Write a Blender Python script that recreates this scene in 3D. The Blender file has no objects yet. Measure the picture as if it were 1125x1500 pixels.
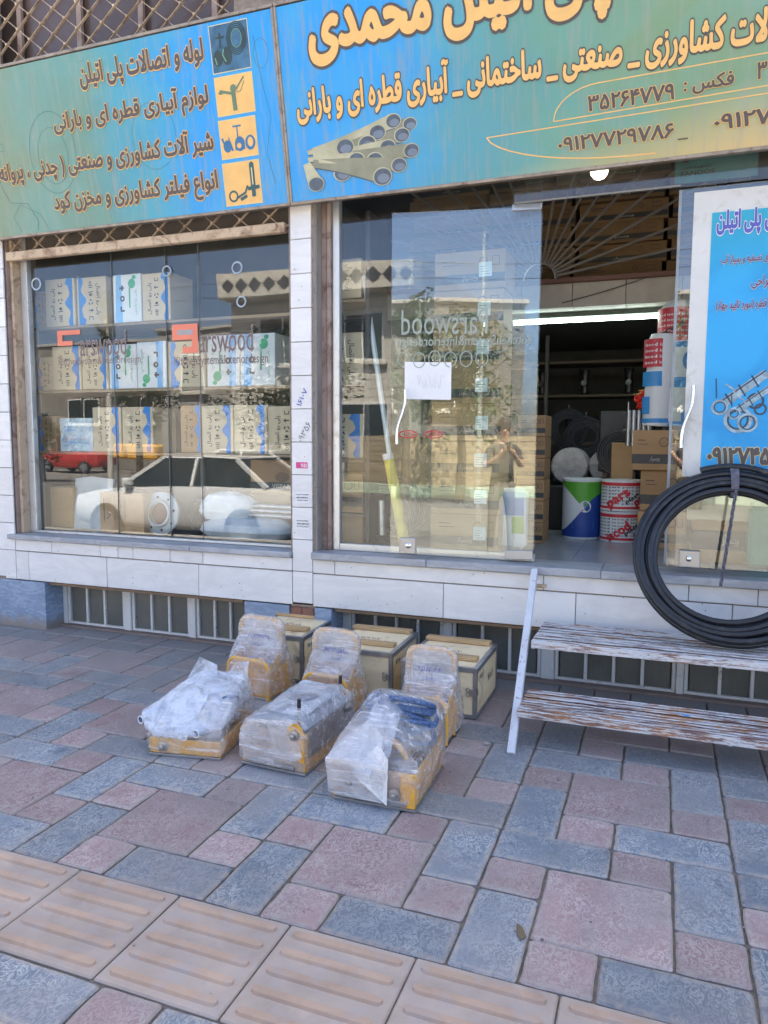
import bpy, bmesh, math, random
from math import radians, sin, cos, pi
from mathutils import Vector, Matrix, noise as mn
random.seed(7)
R = random.Random(11)
sc = bpy.context.scene
COL = sc.collection

# ------------------------------------------------------------------ camera, world, sun, exposure
CAMP = Vector((0, -4.41, 1.5))
def _axes(y, p, r):
    f = Vector((sin(y)*cos(p), cos(y)*cos(p), -sin(p)))
    rt = Vector((cos(y), -sin(y), 0)); up = rt.cross(f)
    rt2 = rt*cos(r)+up*sin(r)
    return rt2, rt2.cross(f), f
RT, UP, FW = _axes(radians(-20.49), radians(5.637), radians(.276))
cd = bpy.data.cameras.new('camera'); cam = bpy.data.objects.new('camera', cd); COL.objects.link(cam)
cd.sensor_fit = 'VERTICAL'; cd.sensor_height = 24; cd.lens = 24*1083.3/1500
cd.clip_start = .02; cd.clip_end = 2000
m = Matrix.Identity(4)
for i in range(3):
    m[i][0] = RT[i]; m[i][1] = UP[i]; m[i][2] = -FW[i]; m[i][3] = CAMP[i]
cam.matrix_world = m; sc.camera = cam
SUN_EL, SUN_AZ = 60, 14            # sun stands behind the shop: the facade and pavement are in its shade
w = bpy.data.worlds.new('World'); sc.world = w; w.use_nodes = True
nt = w.node_tree; bg = nt.nodes['Background']
sky = nt.nodes.new('ShaderNodeTexSky'); sky.sky_type = 'NISHITA'; sky.sun_disc = False
sky.sun_elevation = radians(SUN_EL); sky.sun_rotation = radians(SUN_AZ); sky.dust_density = 5.5; sky.air_density = .66; sky.ozone_density = .4; sky.altitude = 900
nt.links.new(sky.outputs[0], bg.inputs[0]); bg.inputs[1].default_value = .10
sl = bpy.data.lights.new('sun', 'SUN'); sl.energy = 5.0; sl.angle = radians(.53); sl.color = (1, .93, .82)
so = bpy.data.objects.new('sun', sl); COL.objects.link(so); so.location = (0, 8, 20)
so.rotation_euler = (radians(90-SUN_EL), 0, radians(180-SUN_AZ))
sc.view_settings.view_transform = 'Standard'; sc.view_settings.look = 'None'
sc.view_settings.exposure = 2.84; sc.view_settings.gamma = 1
sc.cycles.use_denoising = True
sc.cycles.max_bounces = 10; sc.cycles.diffuse_bounces = 4; sc.cycles.glossy_bounces = 4
sc.cycles.transparent_max_bounces = 24; sc.cycles.transmission_bounces = 4
sc.cycles.sample_clamp_indirect = 6; sc.cycles.caustics_reflective = False; sc.cycles.caustics_refractive = False

# ------------------------------------------------------------------ materials
MATS = {}
def _new(name):
    m = bpy.data.materials.new(name); m.use_nodes = True
    n = m.node_tree.nodes; l = m.node_tree.links
    return m, n, l, n['Principled BSDF']
def c4(c): return (c[0], c[1], c[2], 1)
def sc_(c, k): return tuple(min(1, x*k) for x in c)
def coords(n, l, world=False):
    if world:
        g = n.new('ShaderNodeNewGeometry'); return g.outputs['Position']
    tc = n.new('ShaderNodeTexCoord'); oi = n.new('ShaderNodeObjectInfo')
    mu = n.new('ShaderNodeVectorMath'); mu.operation = 'MULTIPLY_ADD'
    cb = n.new('ShaderNodeCombineXYZ')
    for i in range(3): l.new(oi.outputs['Random'], cb.inputs[i])
    l.new(cb.outputs[0], mu.inputs[0]); mu.inputs[1].default_value = (17, 31, 23)
    l.new(tc.outputs['Object'], mu.inputs[2])
    return mu.outputs[0]
def noise(n, l, co, scale, detail=4, rough=.55, dist=0, stretch=None):
    if stretch:
        mp = n.new('ShaderNodeMapping'); mp.inputs['Scale'].default_value = stretch
        l.new(co, mp.inputs[0]); co = mp.outputs[0]
    t = n.new('ShaderNodeTexNoise'); t.inputs['Scale'].default_value = scale
    t.inputs['Detail'].default_value = detail; t.inputs['Roughness'].default_value = rough
    t.inputs['Distortion'].default_value = dist
    l.new(co, t.inputs['Vector']); return t.outputs['Fac']
def ramp(n, l, fac, stops):
    r = n.new('ShaderNodeValToRGB'); e = r.color_ramp.elements
    e[0].position, e[0].color = stops[0][0], c4(stops[0][1])
    e[1].position, e[1].color = stops[-1][0], c4(stops[-1][1])
    for p, c in stops[1:-1]:
        x = e.new(p); x.color = c4(c)
    l.new(fac, r.inputs[0]); return r.outputs[0]
def mask(n, l, fac, a, b):
    m = n.new('ShaderNodeMapRange'); m.inputs[1].default_value = a; m.inputs[2].default_value = b
    l.new(fac, m.inputs[0]); return m.outputs[0]
def mix(n, l, fac, a, b):
    m = n.new('ShaderNodeMix'); m.data_type = 'RGBA'
    for s, v in ((0, fac), (6, a), (7, b)):
        if hasattr(v, 'is_linked') or hasattr(v, 'links'): l.new(v, m.inputs[s])
        elif s == 0: m.inputs[0].default_value = v
        else: m.inputs[s].default_value = c4(v)
    return m.outputs[2]
def bumpn(n, l, p, fac, strength, dist=.004):
    b = n.new('ShaderNodeBump'); b.inputs['Strength'].default_value = strength; b.inputs['Distance'].default_value = dist
    l.new(fac, b.inputs['Height']); l.new(b.outputs[0], p.inputs['Normal']); return b
def randv(n, l, col, amt):
    oi = n.new('ShaderNodeObjectInfo'); h = n.new('ShaderNodeHueSaturation')
    h.inputs['Value'].default_value = 1
    mr = n.new('ShaderNodeMapRange'); mr.inputs[3].default_value = 1-amt; mr.inputs[4].default_value = 1+amt
    l.new(oi.outputs['Random'], mr.inputs[0]); l.new(mr.outputs[0], h.inputs['Value'])
    l.new(col, h.inputs['Color']); return h.outputs[0]
def M(name, col, rough=.6, metal=0, var=.12, vs=6, bump=.15, bs=60, dirt=None, rnd=0, world=False, stretch=None, coat=0, emit=None):
    if name in MATS: return MATS[name]
    m, n, l, p = _new(name)
    co = coords(n, l, world)
    f = noise(n, l, co, vs, 5, .6, .3, stretch)
    c = ramp(n, l, f, [(.3, sc_(col, 1-var)), (.7, sc_(col, 1+var))])
    if dirt:
        dc, amt, ds = dirt
        d = noise(n, l, co, ds, 6, .7, .8)
        c = mix(n, l, mask(n, l, d, .62-amt*.3, .72), c, dc)
    if rnd: c = randv(n, l, c, rnd)
    l.new(c, p.inputs['Base Color'])
    p.inputs['Roughness'].default_value = rough; p.inputs['Metallic'].default_value = metal
    p.inputs['Coat Weight'].default_value = coat
    if bump: bumpn(n, l, p, noise(n, l, co, bs, 4, .6, 0, stretch), bump)
    if emit:
        p.inputs['Emission Color'].default_value = c4(emit[0]); p.inputs['Emission Strength'].default_value = emit[1]
    MATS[name] = m; return m

def paver_mat(name, base, light, dark):
    m, n, l, p = _new(name)
    co = coords(n, l)
    a = noise(n, l, co, 4, 5, .6, .5)
    c = ramp(n, l, a, [(.3, sc_(base, .86)), (.7, sc_(base, 1.15))])
    # stamped swirl of short strokes
    s1 = noise(n, l, co, 30, 2, .5, 2.8, (1, .62, 1))
    band = ramp(n, l, s1, [(.42, (0, 0, 0)), (.475, (1, 1, 1)), (.525, (1, 1, 1)), (.58, (0, 0, 0))])
    amp = noise(n, l, co, 5, 2)
    mm = n.new('ShaderNodeMath'); mm.operation = 'MULTIPLY'; l.new(band, mm.inputs[0]); l.new(mask(n, l, amp, .25, .6), mm.inputs[1])
    c = mix(n, l, mm.outputs[0], c, light)
    s2 = noise(n, l, co, 17, 3, .6, 1.5)
    c = mix(n, l, mask(n, l, s2, .6, .8), c, dark)
    # worn, dusty patches in world space so that they run across stones
    g = coords(n, l, True)
    d = noise(n, l, g, 1.7, 6, .62, .6)
    c = mix(n, l, mask(n, l, d, .46, .78), c, (.27, .255, .245))
    at = n.new('ShaderNodeAttribute'); at.attribute_name = 'edge'
    en = noise(n, l, g, 26, 4, .65); em = n.new('ShaderNodeMath'); em.operation = 'MULTIPLY'; l.new(at.outputs['Fac'], em.inputs[0]); l.new(mask(n, l, en, .38, .62), em.inputs[1])
    c = mix(n, l, em.outputs[0], c, (.36, .325, .29))
    st = noise(n, l, g, 3.3, 6, .7, .4); c = mix(n, l, mask(n, l, st, .62, .74), c, sc_(dark, .8))
    vg = n.new('ShaderNodeTexVoronoi'); vg.inputs['Scale'].default_value = 5.5; l.new(g, vg.inputs['Vector']); c = mix(n, l, mask(n, l, vg.outputs['Distance'], .035, .022), c, (.10, .09, .085))
    c = randv(n, l, c, .17)
    # dust gathers towards the wall
    sep = n.new('ShaderNodeSeparateXYZ'); l.new(g, sep.inputs[0])
    w_ = n.new('ShaderNodeMath'); w_.operation = 'ADD'; l.new(sep.outputs[1], w_.inputs[0])
    ns = noise(n, l, g, 3, 5, .6); l.new(ns, w_.inputs[1])
    dw = mask(n, l, w_.outputs[0], -.9, .9)
    c = mix(n, l, dw, c, (.235, .215, .195))
    l.new(c, p.inputs['Base Color'])
    p.inputs['Roughness'].default_value = .72
    h = n.new('ShaderNodeMath'); h.operation = 'ADD'; l.new(s1, h.inputs[0])
    fine = noise(n, l, co, 190, 3, .7); l.new(fine, h.inputs[1])
    bumpn(n, l, p, h.outputs[0], .35, .0035)
    MATS[name] = m; return m
P_BLUE = paver_mat('paver_blue', (.165, .20, .24), (.38, .40, .405), (.085, .12, .165))
P_RED = paver_mat('paver_red', (.315, .22, .215), (.46, .385, .37), (.21, .11, .12))
def guide_mat(name, rib):
    m, n, l, p = _new(name); co = coords(n, l, True)
    a = noise(n, l, co, 5, 6, .65, .4)
    base = (.43, .31, .23) if rib else (.385, .32, .27)
    c = ramp(n, l, a, [(.3, sc_(base, .82)), (.7, sc_(base, 1.15))])
    b = noise(n, l, co, 11, 5, .6)
    c = mix(n, l, mask(n, l, b, .5, .75), c, (.37, .33, .31))
    c = randv(n, l, c, .06)
    l.new(c, p.inputs['Base Color']); p.inputs['Roughness'].default_value = .8
    bumpn(n, l, p, noise(n, l, co, 160, 4, .7), .3, .002)
    MATS[name] = m; return m
G_BASE = guide_mat('guide_base', 0); G_RIB = guide_mat('guide_rib', 1)

def marble(name, base, vein, vs=2.2, vamt=.5, rough=.35, diag=True, dirt=(.45, .40, .34)):
    m, n, l, p = _new(name); co = coords(n, l)
    mp = n.new('ShaderNodeMapping'); mp.inputs['Rotation'].default_value = (0, radians(35 if diag else 0), 0)
    mp.inputs['Scale'].default_value = (1, 1, 3.2); l.new(co, mp.inputs[0]); co2 = mp.outputs[0]
    a = noise(n, l, co2, vs, 6, .6, 1.2)
    v = ramp(n, l, a, [(.40, (0, 0, 0)), (.49, (1, 1, 1)), (.51, (1, 1, 1)), (.60, (0, 0, 0))])
    mm = n.new('ShaderNodeMath'); mm.operation = 'MULTIPLY'; l.new(v, mm.inputs[0]); mm.inputs[1].default_value = vamt
    c = mix(n, l, mm.outputs[0], base, vein)
    b = noise(n, l, co, 3, 6, .65)
    c = mix(n, l, mask(n, l, b, .55, .8), c, sc_(base, .84))
    g = coords(n, l, True)
    d = noise(n, l, g, 9, 6, .7)
    c = mix(n, l, mask(n, l, d, .66, .76), c, dirt)
    # grime splashed up from the ground and small pits
    sep = n.new('ShaderNodeSeparateXYZ'); l.new(g, sep.inputs[0])
    ad = n.new('ShaderNodeMath'); ad.operation = 'ADD'; l.new(sep.outputs[2], ad.inputs[0])
    n2 = noise(n, l, g, 7, 5, .7)
    sm = n.new('ShaderNodeMath'); sm.operation = 'MULTIPLY'; l.new(n2, sm.inputs[0]); sm.inputs[1].default_value = .22
    l.new(sm.outputs[0], ad.inputs[1])
    c = mix(n, l, mask(n, l, ad.outputs[0], .21, .12), c, (.27, .235, .20))
    vo = n.new('ShaderNodeTexVoronoi'); vo.inputs['Scale'].default_value = 17; l.new(g, vo.inputs['Vector'])
    c = mix(n, l, mask(n, l, vo.outputs['Distance'], .07, .05), c, (.16, .13, .11))
    c = randv(n, l, c, .045)
    l.new(c, p.inputs['Base Color']); p.inputs['Roughness'].default_value = rough
    bumpn(n, l, p, noise(n, l, co, 30, 4, .6), .12, .003)
    MATS[name] = m; return m
MARBLE = marble('white_marble', (.79, .775, .745), (.50, .49, .48), 1.6, .20)
PLINTH = marble('blue_marble', (.30, .38, .49), (.16, .22, .32), 5, .7, .45)
SILL = marble('grey_marble_sill', (.42, .43, .44), (.26, .28, .31), 3.0, .6, .4, False)
SIDEM = marble('side_marble', (.52, .50, .47), (.38, .37, .36), 2, .4, .5)
GROUT = M('grout', (.27, .21, .16), .9, vs=20, var=.3, world=True)
JOINT = M('joint_sand', (.15, .13, .11), .95, vs=30, var=.4, bump=.5, bs=200, world=True)
STUCCO = M('rough_render', (.33, .29, .25), .9, vs=5, var=.2, bump=.4, bs=40, world=True)
WHITEP = M('white_frame_paint', (.66, .655, .63), .45, vs=8, var=.05, bump=.1, dirt=((.30, .22, .16), .12, 14), world=True)
ALU = M('aluminium_frame', (.62, .63, .62), .35, .5, vs=8, var=.05, bump=.03, dirt=((.40, .37, .33), .2, 9), world=True)
RUSTY = M('rusty_cream_steel', (.58, .44, .30), .6, vs=4, var=.15, bump=.25, bs=50, dirt=((.17, .085, .045), .45, 9), world=True)
BROWNPOST = M('faded_brown_post', (.36, .27, .225), .65, vs=4, var=.2, bump=.2, bs=60, dirt=((.12, .055, .035), .4, 7), world=True)
CHROME = M('chrome', (.75, .75, .75), .14, 1, var=.04, bump=.02)
STEEL = M('brushed_steel', (.45, .45, .45), .38, .9, var=.1, bump=.08, bs=120)
GALV = M('galvanised_metal', (.40, .42, .44), .35, .85, var=.2, vs=20, bump=.1)
BLACKPIPE = M('black_polyethylene', (.013, .016, .022), .38, vs=14, var=.3, bump=.05, bs=30, dirt=((.06, .062, .065), .15, 12))
BLACK = M('black_plastic', (.02, .02, .022), .4, bump=.05)
DARK = M('dark_goods', (.022, .022, .025), .5, vs=5, var=.3)
YELLOW = M('yellow_enamel', (.80, .42, .055), .38, vs=5, var=.07, bump=.06, dirt=((.45, .25, .08), .15, 10))
YELLOW2 = M('yellow_orange_sheet', (.74, .36, .07), .45, vs=5, var=.1, bump=.06)
PLY = M('pale_plywood', (.90, .72, .44), .7, vs=3, var=.1, bump=.15, bs=70, dirt=((.42, .31, .17), .25, 6), stretch=(1, 1, 5))
BATTEN = M('raw_timber', (.52, .34, .165), .75, vs=6, var=.25, bump=.3, bs=50, stretch=(.6, 5, 5), rnd=.08)
ROAD = M('asphalt', (.155, .145, .13), .9, vs=3, var=.2, bump=.4, bs=90, world=True)
KERBM = M('kerb_concrete', (.40, .38, .35), .85, world=True, bump=.3)
FLOORT = M('grey_floor_tile', (.33, .34, .35), .22, vs=3, var=.1, bump=.02, world=True, rnd=.05)
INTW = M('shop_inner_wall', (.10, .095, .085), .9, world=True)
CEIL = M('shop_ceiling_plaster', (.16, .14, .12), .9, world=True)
CONC = M('beam_concrete', (.36, .32, .27), .8, vs=4, var=.15, world=True, bump=.2)
WOODSH = M('shelf_wood', (.33, .24, .15), .6, vs=3, var=.2, stretch=(1, 6, 6))
KRAFT = M('kraft_cardboard', (.42, .255, .12), .75, vs=3, var=.1, bump=.12, bs=70, rnd=.12, stretch=(1, 1, 4))
BEIGEC = M('beige_carton', (.64, .52, .35), .6, vs=3, var=.06, bump=.06, rnd=.06)
WHITEC = M('white_carton', (.78, .80, .81), .5, vs=3, var=.04, bump=.05, rnd=.04)
BLUEPR = M('blue_print', (.02, .22, .62), .5, var=.08, bump=0)
LBLUEPR = M('light_blue_print', (.25, .52, .85), .5, var=.12, bump=0)
GREENPR = M('green_print', (.05, .42, .20), .5, var=.08, bump=0)
INK = M('dark_ink', (.045, .045, .05), .6, var=.1, bump=0)
PENINK = M('pen_ink_blue', (.03, .06, .42), .5, var=.1, bump=0)
REDINK = M('red_print', (.60, .035, .05), .5, var=.08, bump=0)
PINKST = M('magenta_sticker', (.70, .06, .25), .5, var=.1, bump=0)
PAPER = M('white_paper', (.82, .81, .79), .7, var=.04, vs=4, bump=.1, bs=8)
TAPEW = M('white_label', (.72, .80, .80), .5, var=.04, bump=0)
BANDK = M('black_carton_band', (.045, .043, .045), .5, var=.15, bump=0)
BANDTXT = M('pale_print', (.52, .47, .40), .6, var=.1, bump=0)
ORANGE = M('sign_orange', (.80, .47, .15), .5, var=.08, vs=9, bump=0)
GREYINK = M('sign_charcoal', (.085, .07, .065), .5, var=.12, vs=9, bump=0)
CREAM = M('sign_cream', (.66, .58, .30), .5, var=.15, vs=9, bump=0)
SLATE = M('sign_slate', (.075, .10, .13), .5, var=.3, vs=14, bump=0)
TEAL = M('sign_teal', (.03, .20, .22), .5, var=.3, vs=20, bump=0)
SIGNEDGE = M('sign_edge_trim', (.30, .25, .20), .5, .3, vs=10, var=.3, dirt=((.10, .06, .04), .3, 12), world=True)
WHITECAR = M('white_car_paint', (.80, .80, .79), .25, var=.02, bump=0, coat=.6)
REDCAR = M('red_car_paint', (.48, .035, .03), .3, var=.03, bump=0, coat=.5)
TYRE = M('tyre_rubber', (.02, .02, .02), .8)
CARGLASS = M('dark_car_glass', (.025, .035, .035), .08, var=.05, bump=0)
BRICKM = M('tan_brick', (.43, .30, .20), .85, vs=4, var=.15, bump=.2, rnd=.12)
STONEW = M('pale_stone_cladding', (.62, .58, .50), .7, vs=2, var=.1, world=True, bump=.1)
DARKST = M('dark_stone_inlay', (.07, .07, .075), .5)
FOLI = M('tree_foliage', (.055, .095, .035), .6, vs=3, var=.35, world=True, bump=0)
BARK = M('tree_bark', (.13, .10, .07), .9)
SHIRT = M('dark_shirt', (.07, .065, .07), .85); TROUS = M('grey_trousers', (.20, .18, .16), .85)
SKIN = M('skin', (.50, .30, .21), .5, bump=.03, var=.05); HAIR = M('black_hair', (.02, .016, .013), .6)

def sign_mat(name, left):
    m, n, l, p = _new(name); tc = n.new('ShaderNodeTexCoord'); co = tc.outputs['Object']
    sep = n.new('ShaderNodeSeparateXYZ'); l.new(co, sep.inputs[0])
    big = noise(n, l, co, 1.6, 3, .55, .4)
    k = n.new('ShaderNodeMath'); k.operation = 'MULTIPLY_ADD'; l.new(big, k.inputs[0]); k.inputs[1].default_value = .9
    l.new(sep.outputs[0], k.inputs[2])
    blue, green = (.012, .30, .70), (.14, .30, .20)
    if left: c = ramp(n, l, mask(n, l, k.outputs[0], -.35, 1.25), [(0, (.19, .27, .17)), (.42, (.13, .27, .21)), (.66, (.05, .31, .42)), (.88, (.015, .30, .62)), (1, blue)])
    else: c = ramp(n, l, mask(n, l, k.outputs[0], -2.0, .25), [(0, blue), (.38, blue), (.56, (.07, .31, .40)), (.80, green), (1, (.19, .31, .17))])
    v = n.new('ShaderNodeTexVoronoi'); v.inputs['Scale'].default_value = 2.1; v.feature = 'SMOOTH_F1'
    wv = noise(n, l, co, 2.0, 2, .5, .8)
    vm = n.new('ShaderNodeVectorMath'); vm.operation = 'MULTIPLY_ADD'; l.new(co, vm.inputs[0]); vm.inputs[1].default_value = (1, 1, 1); l.new(wv, vm.inputs[2])
    l.new(vm.outputs[0], v.inputs['Vector'])
    c = mix(n, l, mask(n, l, v.outputs['Distance'], .55, .25), c, mix(n, l, .22, c, (.10, .42, .45)))
    if not left:
        o = n.new('ShaderNodeMath'); o.operation = 'MULTIPLY_ADD'; l.new(sep.outputs[2], o.inputs[0]); o.inputs[1].default_value = -2.2
        bx = mask(n, l, sep.outputs[0], -1.6, .3); l.new(bx, o.inputs[2])
        c = mix(n, l, mask(n, l, o.outputs[0], .30, 1.05), c, (.62, .43, .17))
    st = noise(n, l, co, 5, 6, .7, 0, (6, 1, .5))
    c = mix(n, l, mask(n, l, st, .50, .85), c, (.30, .30, .25))
    l.new(c, p.inputs['Base Color']); p.inputs['Roughness'].default_value = .42
    bumpn(n, l, p, noise(n, l, co, 4, 3, .5), .25, .01)
    return m
SIGN_L = sign_mat('banner_vinyl_left', True); SIGN_R = sign_mat('banner_vinyl_right', False)

def poster_mat():
    m, n, l, p = _new('poster_print'); tc = n.new('ShaderNodeTexCoord'); co = tc.outputs['Object']
    sep = n.new('ShaderNodeSeparateXYZ'); l.new(co, sep.inputs[0])
    a = noise(n, l, co, 2.2, 4, .6, .5)
    c = ramp(n, l, a, [(.35, (.01, .27, .60)), (.6, (.03, .38, .72))])
    t = mask(n, l, sep.outputs[2], .95, 1.4)
    c = mix(n, l, t, c, (.03, .38, .50))
    l.new(c, p.inputs['Base Color']); p.inputs['Roughness'].default_value = .5
    return m
POSTER = poster_mat()

def schlick(n, l, f0, boost=1.0):
    lw = n.new('ShaderNodeLayerWeight'); lw.inputs['Blend'].default_value = .5
    pw = n.new('ShaderNodeMath'); pw.operation = 'POWER'; l.new(lw.outputs['Facing'], pw.inputs[0]); pw.inputs[1].default_value = 5
    ma = n.new('ShaderNodeMath'); ma.operation = 'MULTIPLY_ADD'; l.new(pw.outputs[0], ma.inputs[0]); ma.inputs[1].default_value = (1-f0)*boost; ma.inputs[2].default_value = f0*boost; ma.use_clamp = True
    return lw, ma.outputs[0]
def glass_mat(name, tint=(.86, .90, .88), boost=1.0, dust=.03):
    m = bpy.data.materials.new(name); m.use_nodes = True; n = m.node_tree.nodes; l = m.node_tree.links; n.clear()
    out = n.new('ShaderNodeOutputMaterial'); tr = n.new('ShaderNodeBsdfTransparent'); tr.inputs[0].default_value = c4(tint)
    gl = n.new('ShaderNodeBsdfGlossy'); gl.inputs['Roughness'].default_value = .0; gl.inputs['Color'].default_value = (1, 1, 1, 1)
    _, fr = schlick(n, l, .045, boost)
    tc = n.new('ShaderNodeTexCoord')
    wv = noise(n, l, tc.outputs['Object'], 1.1, 1, .5); b = n.new('ShaderNodeBump'); b.inputs['Strength'].default_value = .12; b.inputs['Distance'].default_value = .02
    l.new(wv, b.inputs['Height']); l.new(b.outputs[0], gl.inputs['Normal'])
    ms = n.new('ShaderNodeMixShader'); l.new(fr, ms.inputs[0]); l.new(tr.outputs[0], ms.inputs[1]); l.new(gl.outputs[0], ms.inputs[2])
    df = n.new('ShaderNodeBsdfDiffuse'); df.inputs[0].default_value = (.6, .6, .58, 1)
    dn = noise(n, l, tc.outputs['Object'], 5, 6, .75, .5)
    dm = n.new('ShaderNodeMapRange'); dm.inputs[1].default_value = .4; dm.inputs[2].default_value = .8; dm.inputs[3].default_value = dust*.4; dm.inputs[4].default_value = dust*2.5
    l.new(dn, dm.inputs[0])
    m2 = n.new('ShaderNodeMixShader'); l.new(dm.outputs[0], m2.inputs[0]); l.new(ms.outputs[0], m2.inputs[1]); l.new(df.outputs[0], m2.inputs[2])
    l.new(m2.outputs[0], out.inputs[0]); return m
GLASS = glass_mat('shop_glass', (.96, .98, .97), .88, .012)
DGLASS = glass_mat('door_glass', (.93, .96, .94), 1.8, .008)
TGLASS = glass_mat('transom_glass', (.85, .83, .78), 1.0, .03)

def film_mat(name, tint, lo, hi, streak=1.0):
    m = bpy.data.materials.new(name); m.use_nodes = True; n = m.node_tree.nodes; l = m.node_tree.links; n.clear()
    out = n.new('ShaderNodeOutputMaterial'); tr = n.new('ShaderNodeBsdfTransparent')
    gl = n.new('ShaderNodeBsdfGlossy'); gl.inputs['Roughness'].default_value = .12
    df = n.new('ShaderNodeBsdfDiffuse'); df.inputs[0].default_value = c4(tint)
    tl = n.new('ShaderNodeBsdfTranslucent'); tl.inputs[0].default_value = c4(tint)
    md = n.new('ShaderNodeMixShader'); md.inputs[0].default_value = .35; l.new(df.outputs[0], md.inputs[1]); l.new(tl.outputs[0], md.inputs[2])
    tc = n.new('ShaderNodeTexCoord'); co = coords(n, l)
    mp = n.new('ShaderNodeMapping'); mp.inputs['Rotation'].default_value = (.5, .7, .4); mp.inputs['Scale'].default_value = (1, 6*streak, 1.4); l.new(co, mp.inputs[0])
    mp.inputs['Scale'].default_value = (1, 16*streak, 16*streak)
    s = noise(n, l, mp.outputs[0], 3.2, 3, .6, .35)
    mp2 = n.new('ShaderNodeMapping'); mp2.inputs['Rotation'].default_value = (-.9, -.6, 1.2); mp2.inputs['Scale'].default_value = (1, 13*streak, 13*streak); l.new(co, mp2.inputs[0])
    s2 = noise(n, l, mp2.outputs[0], 3.6, 3, .6, .3)
    mx = n.new('ShaderNodeMath'); mx.operation = 'MAXIMUM'; l.new(s, mx.inputs[0]); l.new(s2, mx.inputs[1])
    ln = n.new('ShaderNodeMapRange'); ln.inputs[1].default_value = .585; ln.inputs[2].default_value = .70; ln.inputs[3].default_value = 0; ln.inputs[4].default_value = hi; l.new(mx.outputs[0], ln.inputs[0])
    sf = noise(n, l, co, 9, 4, .6, .8); so_ = n.new('ShaderNodeMapRange'); so_.inputs[1].default_value = .35; so_.inputs[2].default_value = .72; so_.inputs[3].default_value = lo*.45; so_.inputs[4].default_value = lo*2.0; l.new(sf, so_.inputs[0])
    mr = n.new('ShaderNodeMath'); mr.operation = 'ADD'; mr.use_clamp = True; l.new(ln.outputs[0], mr.inputs[0]); l.new(so_.outputs[0], mr.inputs[1])
    ms = n.new('ShaderNodeMixShader'); l.new(mr.outputs[0], ms.inputs[0]); l.new(tr.outputs[0], ms.inputs[1]); l.new(md.outputs[0], ms.inputs[2])
    lw, fr = schlick(n, l, .05, 1.2)
    b = n.new('ShaderNodeBump'); b.inputs['Strength'].default_value = .55; b.inputs['Distance'].default_value = .006
    l.new(mx.outputs[0], b.inputs['Height'])
    for q in (gl, df, lw): l.new(b.outputs[0], q.inputs['Normal'])
    m2 = n.new('ShaderNodeMixShader'); l.new(fr, m2.inputs[0]); l.new(ms.outputs[0], m2.inputs[1]); l.new(gl.outputs[0], m2.inputs[2])
    l.new(m2.outputs[0], out.inputs[0]); return m
FILM = film_mat('stretch_film', (.99, .98, .99), .28, .62)
FILM3 = film_mat('stretch_film_layered', (.98, .98, 1.0), .25, .60, .7)
BAG = film_mat('pale_blue_plastic_bag', (.88, .93, 1.0), .62, .35, .5)

def frosted_mat():
    m, n, l, p = _new('frosted_basement_glass'); co = coords(n, l, True)
    a = noise(n, l, co, 3, 4, .6)
    c = ramp(n, l, a, [(.3, (.10, .105, .095)), (.7, (.16, .16, .14))])
    l.new(c, p.inputs['Base Color']); p.inputs['Roughness'].default_value = .35
    wv = n.new('ShaderNodeTexWave'); wv.inputs['Scale'].default_value = 26; l.new(co, wv.inputs['Vector'])
    bumpn(n, l, p, wv.outputs['Fac'], .3, .003)
    return m
FROST = frosted_mat()

def peel_mat(nm='peeling_white_paint', th=.50, rc=(.42, .21, .09)):
    m, n, l, p = _new(nm); g = coords(n, l, True)
    a = noise(n, l, g, 8, 6, .78, .3, (.8, 9, 9)); b = noise(n, l, g, 60, 4, .7)
    c = ramp(n, l, b, [(.3, (.58, .57, .56)), (.7, (.72, .71, .70))])
    rust = ramp(n, l, noise(n, l, g, 5, 3, .5), [(.4, (.20, .115, .10)), (.65, rc)])
    c = mix(n, l, mask(n, l, a, th, th+.06), c, rust)
    bl = noise(n, l, g, 4.1, 2, .5); c = mix(n, l, mask(n, l, bl, .74, .77), c, (.12, .33, .62))
    l.new(c, p.inputs['Base Color']); p.inputs['Roughness'].default_value = .55
    bumpn(n, l, p, a, .5, .003); return m
PEEL = peel_mat()
LEGP = M('white_leg_paint', (.66, .67, .69), .5, vs=6, var=.05, bump=.2, bs=30, dirt=((.16, .10, .08), .12, 28), world=True)

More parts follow.
